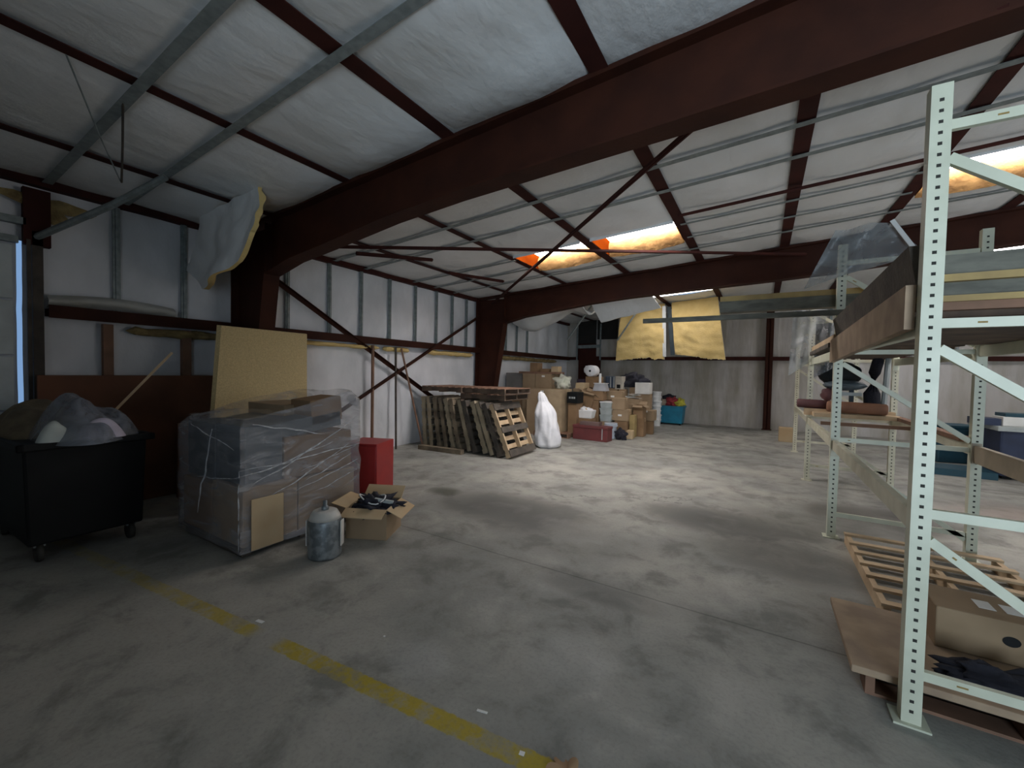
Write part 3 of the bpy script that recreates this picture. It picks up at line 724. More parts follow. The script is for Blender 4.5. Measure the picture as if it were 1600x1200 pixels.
# local frame: x -0.6..0.6, y -0.7..0.75
for y in (-.6, 0, .62): WB(-.56, .56, y-.05, y+.05, 0, .07, 'runner', WOODD)
WB(-.6, .6, -.68, .66, .07, .09, 'deck', WOODD)
WB(.03, .585, -.655, -.10, .09, .62, 'carton', CARD); WB(.02, .575, -.08, .64, .09, .60, 'carton', CARD)
WB(-.585, .01, -.655, .0, .09, .58, 'carton', CARDD); WB(-.58, .0, .02, .64, .09, .58, 'carton', CARD)
WB(-.56, .0, -.62, .0, .60, 1.14, 'grey_bin', GREYD); WB(.02, .56, -.62, -.25, .63, 1.16, 'grey_bin', GREYD)
WB(-.5, .54, -.22, .62, .61, 1.02, 'carton', CARDD); WB(-.45, .50, -.18, .62, 1.02, 1.18, 'grey_bin', GREYD, tilt=.10)
WB(-.52, .2, .0, .5, 1.0, 1.30, 'carton', CARD)
WB(.15, .50, .24, .64, 1.08, 1.34, 'carton', CARDD, tilt=.1)
plab(WB(.624, .632, -.60, -.28, .06, .52, 'cardboard_sheet', CARDL), 'bare cardboard sheet on the corner')
# film: wavy hull, open at the top middle
def film(u, v):
    a = u*4; s = int(a) % 4; f = a-int(a)
    if u >= 1: s, f = 0, 0.0
    C_ = [(.605, -.685), (.60, .68), (-.60, .68), (-.605, -.685)]
    p, q = C_[s], C_[(s+1) % 4]; x = p[0]+(q[0]-p[0])*f; y = p[1]+(q[1]-p[1])*f
    tops = [1.235, 1.46, 1.42, 1.185]; zt = tops[s]+(tops[(s+1) % 4]-tops[s])*(f**1.3)
    z = .05 + (zt-.05)*v
    k = 1 + .012*math.sin(v*PI)*(.5+nz(u*9, v*5, 1, 1)) + .010*nz(u*26, v*9, 4, 1) + .012
    pin = 1-.018*math.exp(-((v-.54)/.06)**2) + (.02*math.exp(-((v-.46)/.05)**2))
    if v > .93: k *= 1-(v-.93)*1.6
    return (x*k*pin, y*k*pin, z+.02*nz(u*12, v*3, 2, 1))
mb = MB(); mb.grid(film, 112, 46)
def topf(u, v):
    zz = 1.2+.24*v+.03*nz(u*5, v*5, 1, 1); 
    return (-.57+1.14*u, -.66+.62*v, zz-.03 if v > 0 else 1.21)
mb.grid(lambda u, v: (-.56+1.12*u, -.64+.50*v, 1.19+.03*u+.05*v+.03*nz(u*6, v*4, 3, 1)), 20, 8)
mb.build('stretch_film', FILM, wp, smooth=True)
CREASE_GLINT = film_mat('film_crease_glint', (0.75, 0.76, 0.78), 0.35, 0.5, 9.0, 0.12)  # folds in the film, coloured pale to stand in for streak highlights
def filmpt(u, v, o=.006):
    p = Vector(film(u, v)); c = Vector((0, 0, p.z)); return p + (p-c).normalized()*o
for (ua, va, ub, vb, r) in ((.02, .50, .24, .80, .006), (.0, .62, .25, .58, .004), (.05, .38, .22, .60, .005), (.10, .36, .24, .46, .004),
                            (.12, .42, .23, .52, .004), (.02, .95, .16, .74, .006), (-.10, .92, -.16, .20, .006), (-.004, .02, -.003, .62, .005),
                            (-.02, .56, .18, .66, .005), (.14, .30, .24, .38, .003), (.11, .50, .24, .57, .003), (-.20, .95, -.02, .78, .004), (-.17, .5, -.01, .56, .004)):
    pts = []
    for k in range(15):
        t = k/14; u_ = ua+(ub-ua)*t; v_ = va+(vb-va)*t+.012*nz(t*5, ua*9, 0, 1); pts.append(filmpt(u_ % 1.0, v_))
    mb = MB(); mb.tube(pts, [r*(.4+math.sin(PI*(k+.5)/15))*(1+.5*nz(k, r*900, 0, 1)) for k in range(15)], 6); mb.build('film_crease_glint', CREASE_GLINT, wp, smooth=True)

# canister in front
cn = empty('metal_canister', (-3.34, 2.30, 0), .6, 'scuffed grey metal canister with pale top before the wrapped pallet', 'canister')
mb = MB(); mb.lathe([(.12, 0), (.14, .01), (.143, .03), (.143, .32), (.135, .35), (.10, .375)], 0, 0); mb.build('body', STEEL, cn, smooth=True)
mb = MB(); mb.lathe([(.137, .345), (.125, .375), (.105, .41), (.085, .42)], 0, 0); plab(mb.build('collar', mat('pale_collar', (.62, .60, .55), .6), cn, smooth=True), 'pale off-white collar')
mb = MB(); mb.lathe([(.03, .41), (.03, .45), (.018, .455), (.018, .50)], 0, 0, n=12); mb.build('valve', STEEL, cn, smooth=True)
for sgn in (-1, 1):
    mb = MB(); mb.box(sgn*.152-.006, sgn*.152+.006, -.035, .035, .10, .33); mb.build('side_handle', mat('pale_collar', (.62, .60, .55), .6), cn, bevel=.004)
# open box with electronics
ob = carton(-3.62, -3.20, 2.72, 3.12, 0, .30, 'open cardboard box full of dark cables beside the canister', CARD, rz=.45, openf=True)
eb = blob('cable_tangle', (-3.42, 2.94, .27), (.22, .19, .09), DARKC, amp=.9, fs=3, seed=2); tag(eb, 'tangle of dark cables and parts heaped in the open box', 'cables')
mb = MB(); pts = [(-3.42+.16*math.cos(t), 2.90+.10*math.sin(t), .36+.03*math.sin(2*t)) for t in [k*.35 for k in range(19)]]
mb.tube(pts, .007); thing1(mb, 'white_cable', 'white cable loop on top of the open box', 'cable', WHITEP, smooth=True)
mb = MB(); mb.beam((-3.36, 2.88, .36), (-3.20, 2.98, .33), .03, .03); thing1(mb, 'grey_connector', 'pale grey plug bar lying on the cables in the open box', 'plug', GREYP)
# red cabinet
rc = empty('red_cabinet', (-4.62, 3.88, 0), .38, 'small red metal cabinet behind the wrapped pallet', 'cabinet')
MB().box(-.26, .22, -.25, .25, 0, .70).build('body', REDM, rc, bevel=.01)
MB().box(-.245, .205, -.262, -.252, .03, .67).build('door', REDM, rc, bevel=.004)
MB().box(-.20, -.18, -.28, -.262, .32, .42).build('handle', STEEL, rc)

# ---------------------------------------------------------------- pallets
def make_pallet(lab, m, L=1.10, W=1.02, deckm=None, slats=7, strm=None):
    """lies flat: x = along deck boards (W), y = along stringers (L), z up"""
    root = empty('wooden_pallet', (0, 0, 0), 0, lab, 'pallet', 'wooden pallets')
    for x in (-W/2+.02, 0, W/2-.02): MB().box(x-.02, x+.02, -L/2, L/2, .016, .104).build('stringer', strm or m, root)
    mb = MB()
    for k in range(slats):
        y = -L/2+.05+(L-.1)*k/(slats-1); mb.box(-W/2, W/2, y-.045, y+.045, .104, .12)
    mb.build('top_deck', deckm or m, root)
    mb = MB()
    for y, hw in ((-L/2+.07, .07), (0, .06), (L/2-.07, .07)): mb.box(-W/2, W/2, y-hw, y+hw, 0, .016)
    mb.build('bottom_deck', m, root); return root
WOODL = mat('light_wood', (0.42, 0.34, 0.23), 0.85, col2=(0.30, 0.24, 0.16), scale=5)
WO2 = mat('brown_wood', (0.14, 0.095, 0.065), 0.85, col2=(0.07, 0.048, 0.035), scale=5)
protos = {}
leanlabs = ['end pallet leaning nearest the left wall', 'second leaning pallet from the left wall', 'third leaning pallet from the left wall',
  'fourth leaning pallet from the left wall', 'fifth leaning pallet from the left wall', 'sixth leaning pallet from the left wall',
  'seventh leaning pallet from the left wall', 'eighth leaning pallet from the left wall', 'ninth leaning pallet from the left wall',
  'third leaning pallet from the open end of the row', 'leaning pallet directly behind the front one', 'front leaning pallet, its slatted face to the open floor']
N = 12
pm = [WOODL, WOODD, WOODO, WOODD, WOODL, WOODO, WO2, WOODD, WOODL, WOODD, WOODD, WOODD]
base = {}
for i in range(N):
    mm = pm[i]
    if i == N-1: deck = WOODN
    else: deck = mm
    strm = {N-1: WOODN, 1: WOODL, 3: WOODO, 6: WOODL, 9: WOODL}.get(i, mm)
    key = (mm.name, deck.name, strm.name)
    if key not in base: pal = make_pallet('', mm, deckm=deck, strm=strm); base[key] = pal
    else: pal = copy_tree(base[key])
    pal['label'] = 'weathered wooden pallet, ' + leanlabs[i]
    f = i/(N-1)
    xb = -6.34 + 2.26*f + random.uniform(-.01, .01); ang = math.radians(4 + 20*f**.8)
    yc = 7.42 - .12*f + random.uniform(-.05, .05)
    # stand up: stringers (local y) -> up, leaning to -x; underside (-z local) faces +x
    upd = Vector((-math.sin(ang), 0, math.cos(ang))); nrm = Vector((math.cos(ang), 0, math.sin(ang)))
    # local x->world y ; local y->upd ; local z-> -nrm
    R_ = Matrix(((0, upd.x, -nrm.x), (1, 0, 0), (0, upd.z, -nrm.z)))
    lo = .55*upd.z + (.0 if i == N-1 or i % 3 != 1 else 0)
    P0 = Vector((xb, yc, 0)) + upd*.555
    if R_[2][2] < 0: P0 = P0 + Vector((0, 0, .12*abs(R_[2][2])))
    pal.matrix_world = Matrix.Translation(P0) @ R_.to_4x4()
fl = []
for (x, y, z, rz, lab) in ((-6.00, 7.42, 1.225, .02, 'wooden pallet lying flat on the leaning row, wall end'),
                           (-4.92, 7.50, 1.225, -.03, 'wooden pallet lying flat on top at the open end of the row'),
                           (-4.98, 7.52, 1.10, .03, 'wooden pallet lying flat second from the top at the open end of the row')):
    p = make_pallet(lab, WO2, deckm=WOODR); p.location = (x, y, z); p.rotation_euler = (0, 0, PI/2+rz); fl.append(p)
mb = MB(); mb.beam((-6.25, 6.55, .045), (-5.15, 6.62, .045), .12, .09); thing1(mb, 'lumber_piece', 'grey timber lying on the floor before the leaning pallets', 'timber', WOODO)
# white sack behind the pallets
sk = empty('white_sack', (-4.16, 8.42, 0), 0, 'tall bulging white plastic sack behind the front pallet', 'sack')
mb = MB()
PR = [(.20, 0), (.27, .05), (.285, .25), (.27, .45), (.26, .62), (.235, .78), (.17, .92), (.11, 1.03), (.10, 1.13), (.07, 1.22), (.02, 1.25)]
def sackf(u, v):
    k = v*(len(PR)-1); i_ = min(int(k), len(PR)-2); f = k-i_; r = PR[i_][0]*(1-f)+PR[i_+1][0]*f; z = PR[i_][1]*(1-f)+PR[i_+1][1]*f
    a = u*2*PI; r *= 1+.20*nz(math.cos(a)*2, math.sin(a)*2, z*2.6, 1)+.10*nz(math.cos(a)*5, math.sin(a)*5, z*5, 1)
    return (r*math.cos(a)-.16*z**2*.8+.04, r*math.sin(a)*.9, z)
mb.grid(sackf, 48, 40); mb.build('body', SACK, sk, smooth=True)

# ---------------------------------------------------------------- heap of cartons in the far left corner
B = carton
B(-6.72, -6.12, 10.75, 11.4, 0, 1.02, 'brown carton under the grey carton behind the far column', CARDD, tape=False)
B(-6.72, -6.10, 10.75, 11.4, 1.02, 1.66, 'dark grey carton on top behind the far column', CARDG)
B(-6.06, -5.64, 10.62, 11.3, 0, 1.20, 'tall brown carton behind the flat pallets, left', CARD)
B(-6.06, -5.64, 10.62, 11.3, 1.20, 1.65, 'brown carton on the upper tier, left of the labelled one', CARD)
B(-5.62, -5.12, 10.60, 11.3, 0, 1.20, 'tall brown carton hidden behind the big front cartons', CARD)
B(-5.62, -5.10, 10.60, 11.3, 1.20, 1.65, 'brown carton on the upper tier with a white label', CARD, label=(0, .85))
MB_ = None
wpal = make_pallet('red brown pallet under the tall cartons in the far heap', WOODR); wpal.location = (-4.72, 10.35, 0); wpal.rotation_euler = (0, 0, 0)
B(-5.54, -5.00, 9.95, 10.6, 0, 1.24, 'tall brown carton with a paper label right behind the flat pallets', CARD, label=(.75, .95))
B(-4.98, -4.47, 9.90, 10.6, .12, 1.25, 'tall tan carton standing on the red brown pallet', mat('tan_cardboard', (.42, .31, .19), .85))
mb = MB(); mb.box(-6.22, -4.98, 10.66, 11.2, 1.65, 1.71); thing1(mb, 'wooden_board', 'reddish board lying on top of the upper cartons', 'board', WOODR)
B(-5.92, -5.66, 10.8, 11.1, 1.71, 1.97, 'small brown box topmost on the reddish board, left', CARDD, tape=False)
B(-5.2, -4.98, 10.75, 11.0, 1.71, 1.87, 'small tan box on the right end of the reddish board', CARDL, tape=False)
B(-5.6, -5.3, 10.85, 11.1, 1.71, 1.80, 'flat brown box between the small boxes on the board', CARDD, tape=False)
bk = B(-4.36, -4.12, 10.1, 10.5, 0, .90, 'narrow brown carton under the black printed box', CARDD, tape=False)
bx = B(-4.38, -4.08, 10.05, 10.45, .90, 1.19, 'black printed box beside the tall tan carton', BLACKP, tape=False)
q = MB()
for k, (a, b) in enumerate(((-.09, -.05), (-.035, -.015), (.0, .035), (.05, .085))): q.box(a, b, -.203, -.202, .12, .17)
q.build('printed_text', GREYP, bx)
o = blob('bundled_cloth', (-4.72, 10.5, 1.40), (.23, .2, .2), mat('pale_cloth', (.60, .62, .50), .9, col2=(.5, .48, .40)), amp=.6, fs=2, seed=3, flat=1.25); tag(o, 'pale bundled cloth lying on the tall tan carton', 'cloth')
B(-4.55, -4.26, 10.85, 11.2, 0, 1.26, 'brown carton standing behind the black printed box', CARD, tape=False)
B(-4.62, -4.38, 11.3, 11.7, 0, 1.24, 'narrow brown carton far behind the cloth bundle', CARD, tape=False)
B(-4.62, -4.42, 11.3, 11.6, 1.24, 1.52, 'dark purple box behind the cloth bundle', mat('dark_purple', (.04, .025, .045), .7), tape=False)
B(-4.50, -4.24, 10.9, 11.3, 1.26, 1.42, 'tan carton beside the cloth bundle', CARDL, tape=False)
B(-4.20, -3.99, 11.45, 11.8, 0, 1.28, 'tall carton holding up the dark brown box', CARD, tape=False)
B(-4.40, -4.00, 11.40, 11.8, 1.28, 1.60, 'dark brown box under the white roll', CARDD, tape=False)
# white roll
wr = empty('white_roll', (-4.33, 11.6, 1.76), 0, 'large white roll with a dark core topmost in the far heap', 'roll')
mb = MB(); mb.lathe([(.03, -.2), (.15, -.2), (.165, -.17), (.165, .17), (.15, .2), (.03, .2)], 0, 0, n=28); mb.v = [(a*1.0+.06, -c, b) for a, b, c in mb.v]
mb.build('roll_body', SACK, wr, smooth=True)
mb = MB(); mb.lathe([(.001, -.205), (.032, -.205), (.032, .1)], 0, 0, n=16); mb.v = [(a+.06, c, b) for a, b, c in mb.v]; mb.build('core', BLACKP, wr)
blob('loose_end', (-.08, -.02, .03), (.10, .12, .13), SACK, wr, amp=.4, seed=2, sub=3)
# tilted carton with open flaps
tc = B(-4.36, -4.0, 10.75, 11.05, .62, 1.18, 'tilted brown carton with open flaps above the white tub', CARDD, openf=True, tilt=.22)
B(-4.42, -4.02, 10.7, 11.1, 0, .55, 'brown carton under the tilted open one', CARDD, tape=False)
B(-4.02, -3.77, 10.8, 11.15, 0, .95, 'upright brown carton left of the grey green bins', CARDD)
B(-3.99, -3.66, 10.8, 11.15, .96, 1.21, 'brown carton on the upright one under the pale scale', CARDD)
B(-3.73, -3.46, 10.82, 11.2, 0, .40, 'brown carton hidden under the grey green bins', CARD, tape=False)
for k in range(3):
    t = empty('storage_bin', (-3.57, 11.0, .40+k*.18), 0, 'grey green storage bin, %s of the stack of three' % ('bottom', 'middle', 'top')[k], 'bin', 'grey green storage bins')
    MB().hexa([(-.15, -.18, 0), (.13, -.18, 0), (.13, .18, 0), (-.15, .18, 0), (-.17, -.2, .15), (.15, -.2, .15), (.15, .2, .15), (-.17, .2, .15)]).build('body', GREYP, t, bevel=.008)
    MB().box(-.18, .16, -.21, .21, .15, .178).build('lid', WHITEP if k == 2 else GREYP, t, bevel=.005)
B(-3.60, -3.26, 11.65, 12.0, 0, .96, 'tall carton behind the grey green bins', CARD, tape=False)
B(-3.80, -3.28, 11.25, 11.62, .965, 1.21, 'long brown carton with a white label across the bins', CARD, label=(0, .4))
t = empty('bench_scale', (-3.78, 10.98, 1.215), 0, 'pale grey bench scale with upright post in the far heap', 'scale')
MB().hexa([(-.19, -.15, 0), (.19, -.15, 0), (.19, .15, 0), (-.19, .15, 0), (-.15, -.12, .2), (.15, -.12, .2), (.15, .12, .2), (-.15, .12, .2)]).build('body', mat('scale_grey', (.45, .45, .47), .5), t, bevel=.01)
MB().tube([(-.06, .08, .19), (-.06, .08, .48)], .035).build('post', WHITEP, t)
MB().box(-.17, .17, -.14, .14, .2, .215).build('platform', WHITEP, t)
B(-4.08, -3.62, 12.0, 12.4, 0, 1.26, 'tall carton under the blue grey case', CARD, tape=False)
t = empty('soft_case', (-3.88, 12.2, 1.26), .1, 'dark blue grey soft case with pale straps in the far heap', 'case')
MB().box(-.17, .17, -.1, .1, 0, .36).build('body', mat('case_blue', (.06, .08, .12), .8), t, bevel=.04)
MB().box(-.02, .01, -.112, -.1, .02, .34).build('strap', GREYP, t); MB().box(.08, .11, -.112, -.1, .02, .34).build('strap', GREYP, t)
B(-3.60, -3.42, 12.0, 12.4, 0, 1.24, 'narrow carton under the beige box', CARD, tape=False)
t = B(-3.70, -3.49, 11.98, 12.3, 1.24, 1.62, 'beige box with a dark cut out in the far heap', mat('beige_panel', (.52, .48, .40), .7), tape=False)
MB().box(-.05, .06, -.165, -.161, .03, .14).build('cut_out', BLACKP, t)
B(-3.38, -3.0, 12.35, 12.8, 0, 1.30, 'tall carton under the black cloth heap', CARD, tape=False)
o = blob('black_cloth', (-3.38, 12.5, 1.45), (.46, .28, .24), DARKC, amp=.5, fs=2, seed=5, flat=1.3); tag(o, 'heap of black cloth behind the white carton', 'cloth')
# white tub and tube
t = empty('white_tub', (-4.0, 10.42, .50), 0, 'white torn tub on the maroon chest lids', 'tub')
MB().hexa([(-.21, -.14, 0), (.21, -.14, 0), (.21, .14, 0), (-.21, .14, 0), (-.25, -.17, .22), (.25, -.17, .22), (.25, .17, .22), (-.25, .17, .22)]).build('body', WHITEP, t, bevel=.02)
blob('crumpled_film', (0, 0, .2), (.2, .12, .08), SACK, t, amp=.8, seed=7, sub=3)
mb = MB(); mb.tube([(-3.98, 10.38, .75), (-3.84, 10.30, .56)], .035); thing1(mb, 'paper_tube', 'tan paper tube leaning in the white tub', 'tube', CARDL)
B(-4.28, -3.76, 10.25, 10.58, 0, .50, 'dark box under the white tub behind the maroon chest', CARDD, tape=False)
ch = empty('maroon_chest', (-3.66, 10.06, 0), -.06, 'long low maroon chest on the floor before the far heap', 'chest')
MB().box(-.47, .46, -.16, .18, 0, .30).build('body', MAROON, ch, bevel=.01)
MB().box(-.48, .47, -.17, .19, .30, .37).build('lid', MAROON, ch, bevel=.01)
MB().box(.32, .34, -.175, -.17, .05, .32).build('edge_strip', GREYP, ch)
mb = MB(); mb.box(-3.98, -3.46, 9.98, 10.2, .371, .45); thing1(mb, 'flat_case', 'flat grey case lying on the maroon chest', 'case', mat('flat_case', (.16, .10, .09), .7))
def bucket(x, y, z, lab, m=WHITEP, r=.145, h=.36, group=None, lid=True):
    t = empty('plastic_bucket', (x, y, z), random.uniform(0, 6), lab, 'bucket', group)
    mb = MB(); mb.lathe([(r*.82, 0), (r*.86, .005), (r*.95, h*.8), (r*1.09, h*.8), (r*1.09, h*.88), (r*.97, h*.89), (r*1.0, h*.98), (r*.9, h*.98), (r*.8, h*.1)], 0, 0, n=24)
    mb.build('body', m, t, smooth=False)
    if lid:
        mb = MB(); mb.lathe([(r*1.05, h*.94), (r*1.06, h), (r*.95, h*1.0), (.01, h*.985)], 0, 0, n=24); mb.build('lid', m, t)
    return t
bucket(-3.36, 10.62, 0, 'white bucket with bluish print right of the maroon chest', mat('bluish_white', (.60, .66, .74), .5), .16, .40)
for k in range(7):
    ordk = ['bottom', 'second from the bottom', 'third from the bottom', 'middle', 'third from the top', 'second from the top', 'top'][k]
    bucket(-2.95+.012*math.sin(k*2), 14.15, k*.15, 'white bucket in the tall column by the blue bin, %s' % ordk, WHITEP, .145, .24, 'nested white buckets', lid=(k == 6))
bucket(-3.20, 14.3, 0, 'white bucket behind the bucket column, lower', WHITEP, .14, .5, lid=True)
bucket(-3.20, 14.3, .5, 'white bucket behind the bucket column, upper', WHITEP, .14, .45, lid=True)
# front stack right of the chest
B(-3.36, -3.02, 10.92, 11.25, 0, .44, 'brown carton at the bottom of the front stack', CARDD)
B(-3.43, -3.00, 10.90, 11.3, .44, .74, 'brown carton in the middle of the front stack', CARD, label=(0, .5))
B(-3.44, -3.09, 10.88, 11.25, .74, 1.04, 'brown carton on top of the front stack', CARD)
o = blob('black_bag', (-3.07, 10.55, .12), (.15, .12, .15), DARKC, amp=.5, seed=6, flat=0); tag(o, 'black bag slumped on the floor before the front stack', 'bag')
B(-2.99, -2.83, 10.75, 10.95, 0, .22, 'small light box on the floor right of the black bag', CARDL, tape=False)
B(-3.00, -2.86, 11.05, 11.3, 0, .60, 'yellowish narrow box right of the front stack', mat('ochre_card', (.42, .31, .13), .8), tape=False)
B(-2.97, -2.70, 11.35, 11.7, 0, .50, 'brown carton low behind the small light box', CARDD)
B(-2.98, -2.72, 11.35, 11.7, .50, .84, 'upright brown carton with pale flap behind the front stack', CARDD, openf=True)
B(-3.28, -3.05, 11.7, 12.0, 0, .85, 'brown carton behind the upright open one', CARD, tape=False)
B(-3.36, -2.92, 11.72, 12.1, .85, 1.0, 'flat brown carton under the loose papers', CARD, tape=False)
def paper_heap(c, n, lab):
    mb = MB()
    for k in range(n):
        a = random.uniform(0, 6); p = Vector((c[0]+random.uniform(-.1, .1), c[1]+random.uniform(-.1, .1), c[2]+k*.018))
        mt = Matrix.Translation(p) @ Matrix.Rotation(a, 4, 'Z') @ Matrix.Rotation(random.uniform(-.25, .25), 4, 'X')
        mb.box(-.14, .14, -.1, .1, 0, .006, None, mt)
    return thing1(mb, 'loose_papers', lab, 'paper', PAPER)
paper_heap((-3.12, 11.85, 1.02), 7, 'loose white papers heaped left of the white carton')
B(-3.02, -2.70, 12.2, 12.55, 0, .38, 'brown carton low behind the pale pot', CARD)
B(-2.98, -2.60, 12.0, 12.18, .0, .37, 'brown carton behind the pale pot', CARDD, tape=False)
B(-2.92, -2.58, 12.0, 12.4, .38, .67, 'brown carton with torn side left of the bucket column', CARD, openf=False, label=(-.3, .9))
o = MB(); o.grid(lambda u, v: (-3.02+.22*u, 11.93+.05*u, .5+.3*v+.05*math.sin(5*u)), 6, 6); thing1(o, 'torn_cardboard', 'pale torn cardboard sheet propped before the brown cartons', 'cardboard', CARDL, solid=.008)
B(-3.08, -2.76, 12.25, 12.6, .67, 1.12, 'brown carton under the white carton', CARD)
B(-3.17, -2.77, 12.2, 12.6, 1.12, 1.45, 'clean white carton on top right of the far heap', PAPER, tape=False)
bucket(-2.90, 11.82, 0, 'small pale pot with a white lid on the floor', CARDL, .11, .26)
# teal bin
tb = empty('teal_bin', (-2.62, 15.0, 0), 0, 'bright teal wheeled bin by the back wall', 'bin')
mb = MB(); mb.hexa([(-.36, -.24, .05), (.36, -.24, .05), (.36, .24, .05), (-.36, .24, .05), (-.40, -.28, .60), (.40, -.28, .60), (.40, .28, .60), (-.40, .28, .60)])
mb.build('body', TEAL, tb, bevel=.02)
MB().box(-.42, .42, -.30, .30, .58, .64).build('rim', TEAL, tb, bevel=.01)
for x in (-.3, .3):
    for y in (-.2, .2): MB().box(x-.03, x+.03, y-.03, y+.03, 0, .06).build('caster', BLACKP, tb, bevel=.01)
for c, r, m, nm, lab, cat in (((-2.62, 14.95, .76), (.22, .18, .16), CLOTHR, 'red_cloth', 'red cloth bundled in the teal bin', 'cloth'),
                       ((-2.36, 14.95, .74), (.16, .15, .14), CLOTHY, 'yellow_cloth', 'yellow cloth bundled in the teal bin', 'cloth'),
                       ((-2.74, 15.1, .90), (.22, .15, .12), DARKC, 'black_cloth', 'black cloth on top of the teal bin heap', 'cloth'),
                       ((-2.90, 14.88, .74), (.10, .1, .12), mat('tan_cloth', (.5, .4, .3), .9), 'tan_cloth', 'tan cloth at the left edge of the teal bin', 'cloth')):
    o = blob(nm, c, r, m, amp=.5, fs=2, seed=len(lab)); tag(o, lab, cat)
B(.42, .76, 12.9, 13.2, 0, .37, 'tan carton on the floor left of the far racks', CARDL)

# ---------------------------------------------------------------- pallet racks
FX, RXX = .68, 1.72
def upright(y, lab, m=CREAM, x0=FX, x1=RXX, H=3.09, group='pallet rack upright frames', holes=True):
    root = empty('rack_upright', ((x0+x1)/2, y, 0), 0, lab, 'rack frame', group)
    w2 = (x1-x0)/2; pw = .075
    for sx in (-1, 1):
        mb = MB(); x = sx*w2
        # open C post: front face towards the aisle row (-y side) carries the slots
        mb.box(x-pw/2, x+pw/2, -.035, -.031, .01, H, m); mb.box(x-pw/2, x-pw/2+.004, -.031, .035, .01, H, m); mb.box(x+pw/2-.004, x+pw/2, -.031, .035, .01, H, m)
        if holes:
            k = .07
            while k < H-.03:
                for fx in (0.0,):
                    mb.box(x-.0085, x+.0075, -.0362, -.0345, k-.008, k+.007, HOLE)
                k += .0508
        p = mb.build('post', None, root)
        MB().box(x-.07, x+.07, -.06, .07, 0, .01).build('foot_plate', m, root)
    def strut(xa, za, xb, zb): 
        mb = MB(); mb.beam((xa, 0, za), (xb, 0, zb), .03, .045, upv=(0, 0, 1)); s = mb.build('strut', m, root)
        if random.random() < .6:
            d = Vector((xb-xa, 0, zb-za)).normalized(); mb = MB(); c = Vector((xa, -.0155, za))+d*random.uniform(.06, .16)
            mb.beam(c, c+d*random.uniform(.015, .04), .002, .008); mb.build('rust_mark', RUSTY, s)
    for z in (.25, 1.05, 1.97, 2.90): strut(-w2+.04, z, w2-.04, z)
    for z in (2.75, 1.85, .92): strut(-w2+.04, z, w2-.04, z-.72)
    return root
F1 = upright(2.76, 'cream slotted rack frame standing nearest the camera at right')
F2 = upright(5.52, 'cream slotted rack frame, second from the camera')
F3 = upright(8.36, 'cream slotted rack frame, third from the camera', CREAMT)
F4 = upright(11.35, 'cream slotted rack frame farthest from the camera', CREAMT)
def rbeam(x, ya, yb, z, lab, m=CREAMT, h=.10):
    mb = MB(); mb.box(x-.022, x+.022, ya+.045, yb-.045, z-h, z); root = tag(mb.build('rack_beam', m, bevel=.004, off=(x, (ya+yb)/2, z)), lab, 'beam', 'rack shelf beams')
    for yy, s in ((ya+.04, 1), (yb-.04, -1)):
        o = MB().box(-.035, .03, yy-.004-(ya+yb)/2, yy+.004-(ya+yb)/2, -.17, .02).build('end_bracket', m, root)
bayname = ['nearest', 'middle', 'farthest']
ybs = [2.76, 5.52, 8.36, 11.35]
for i in range(3):
    rbeam(FX, ybs[i], ybs[i+1], 1.04, 'low shelf beam on the aisle side of the %s rack bay' % bayname[i])
    rbeam(RXX, ybs[i], ybs[i+1], 1.10, 'low shelf beam on the back side of the %s rack bay' % bayname[i], mat('tan_shelf_paint', (.50, .42, .31), .6) if i == 0 else CREAMT, h=.16 if i == 0 else .10)
    if i < 2:
        rbeam(FX, ybs[i], ybs[i+1], 2.02 if i == 0 else 2.0, 'upper shelf beam on the aisle side of the %s rack bay' % bayname[i], CREAM)
        rbeam(RXX, ybs[i], ybs[i+1], 2.02 if i == 0 else 2.0, 'upper shelf beam on the back side of the %s rack bay' % bayname[i], CREAM)
# lumber stacked on the top shelf of the nearest bay
def board(x0, x1, y0, y1, z0, z1, lab, m, name='wooden_board', cat='board', **k):
    mb = MB(); mb.box(x0, x1, y0, y1, z0, z1); return thing1(mb, name, lab, cat, m, **k)
lay = [(.665, 1.80, 2.95, 5.30, 2.02, 2.05, WO2, 'brown plywood decking sheet lowest on the near rack'),
       (.67, 1.85, 2.90, 5.25, 2.05, 2.09, WOODR, 'reddish plywood sheet on the near rack, second up'),
       (.66, 2.2, 2.88, 5.28, 2.09, 2.12, BEAMY, 'yellowish board edge on the near rack, third up'),
       (.69, 2.2, 2.92, 5.1, 2.12, 2.19, BEAMG, 'grey timber slab on the near rack, fourth up'),
       (.69, 2.3, 2.88, 5.2, 2.19, 2.225, BEAMY, 'bright yellow edged board on the near rack, fifth up'),
       (.70, 2.3, 2.93, 5.0, 2.225, 2.33, BEAMG, 'weathered grey slab topmost on the near rack')]
for a in lay: board(*a[:6], a[7], a[6])
mb = MB(); mb.hexa([(.645, 2.83, 2.17), (.68, 2.83, 2.17), (.68, 5.42, 2.12), (.645, 5.42, 2.12), (.61, 2.83, 2.37), (.66, 2.83, 2.37), (.66, 5.42, 2.30), (.61, 5.42, 2.30)])
thing1(mb, 'wooden_board', 'dark grey plank edge running along the top of the near rack load', 'board', WOODD)
mb = MB(); mb.hexa([(.60, 2.80, 1.95), (.64, 2.80, 1.95), (.64, 5.46, 1.86), (.60, 5.46, 1.86), (.60, 2.80, 2.17), (.64, 2.80, 2.17), (.64, 5.46, 2.09), (.60, 5.46, 2.09)])
thing1(mb, 'wooden_board', 'long tan grey plank on edge along the aisle side of the near rack', 'board', CHIPD)
board(.75, 1.6, 5.7, 8.2, 2.0, 2.04, 'dark brown sheet decking the middle rack bay', WO2)
board(.62, 1.7, 5.8, 7.9, 2.04, 2.09, 'dark worn board lying on the middle rack bay', WOODD)
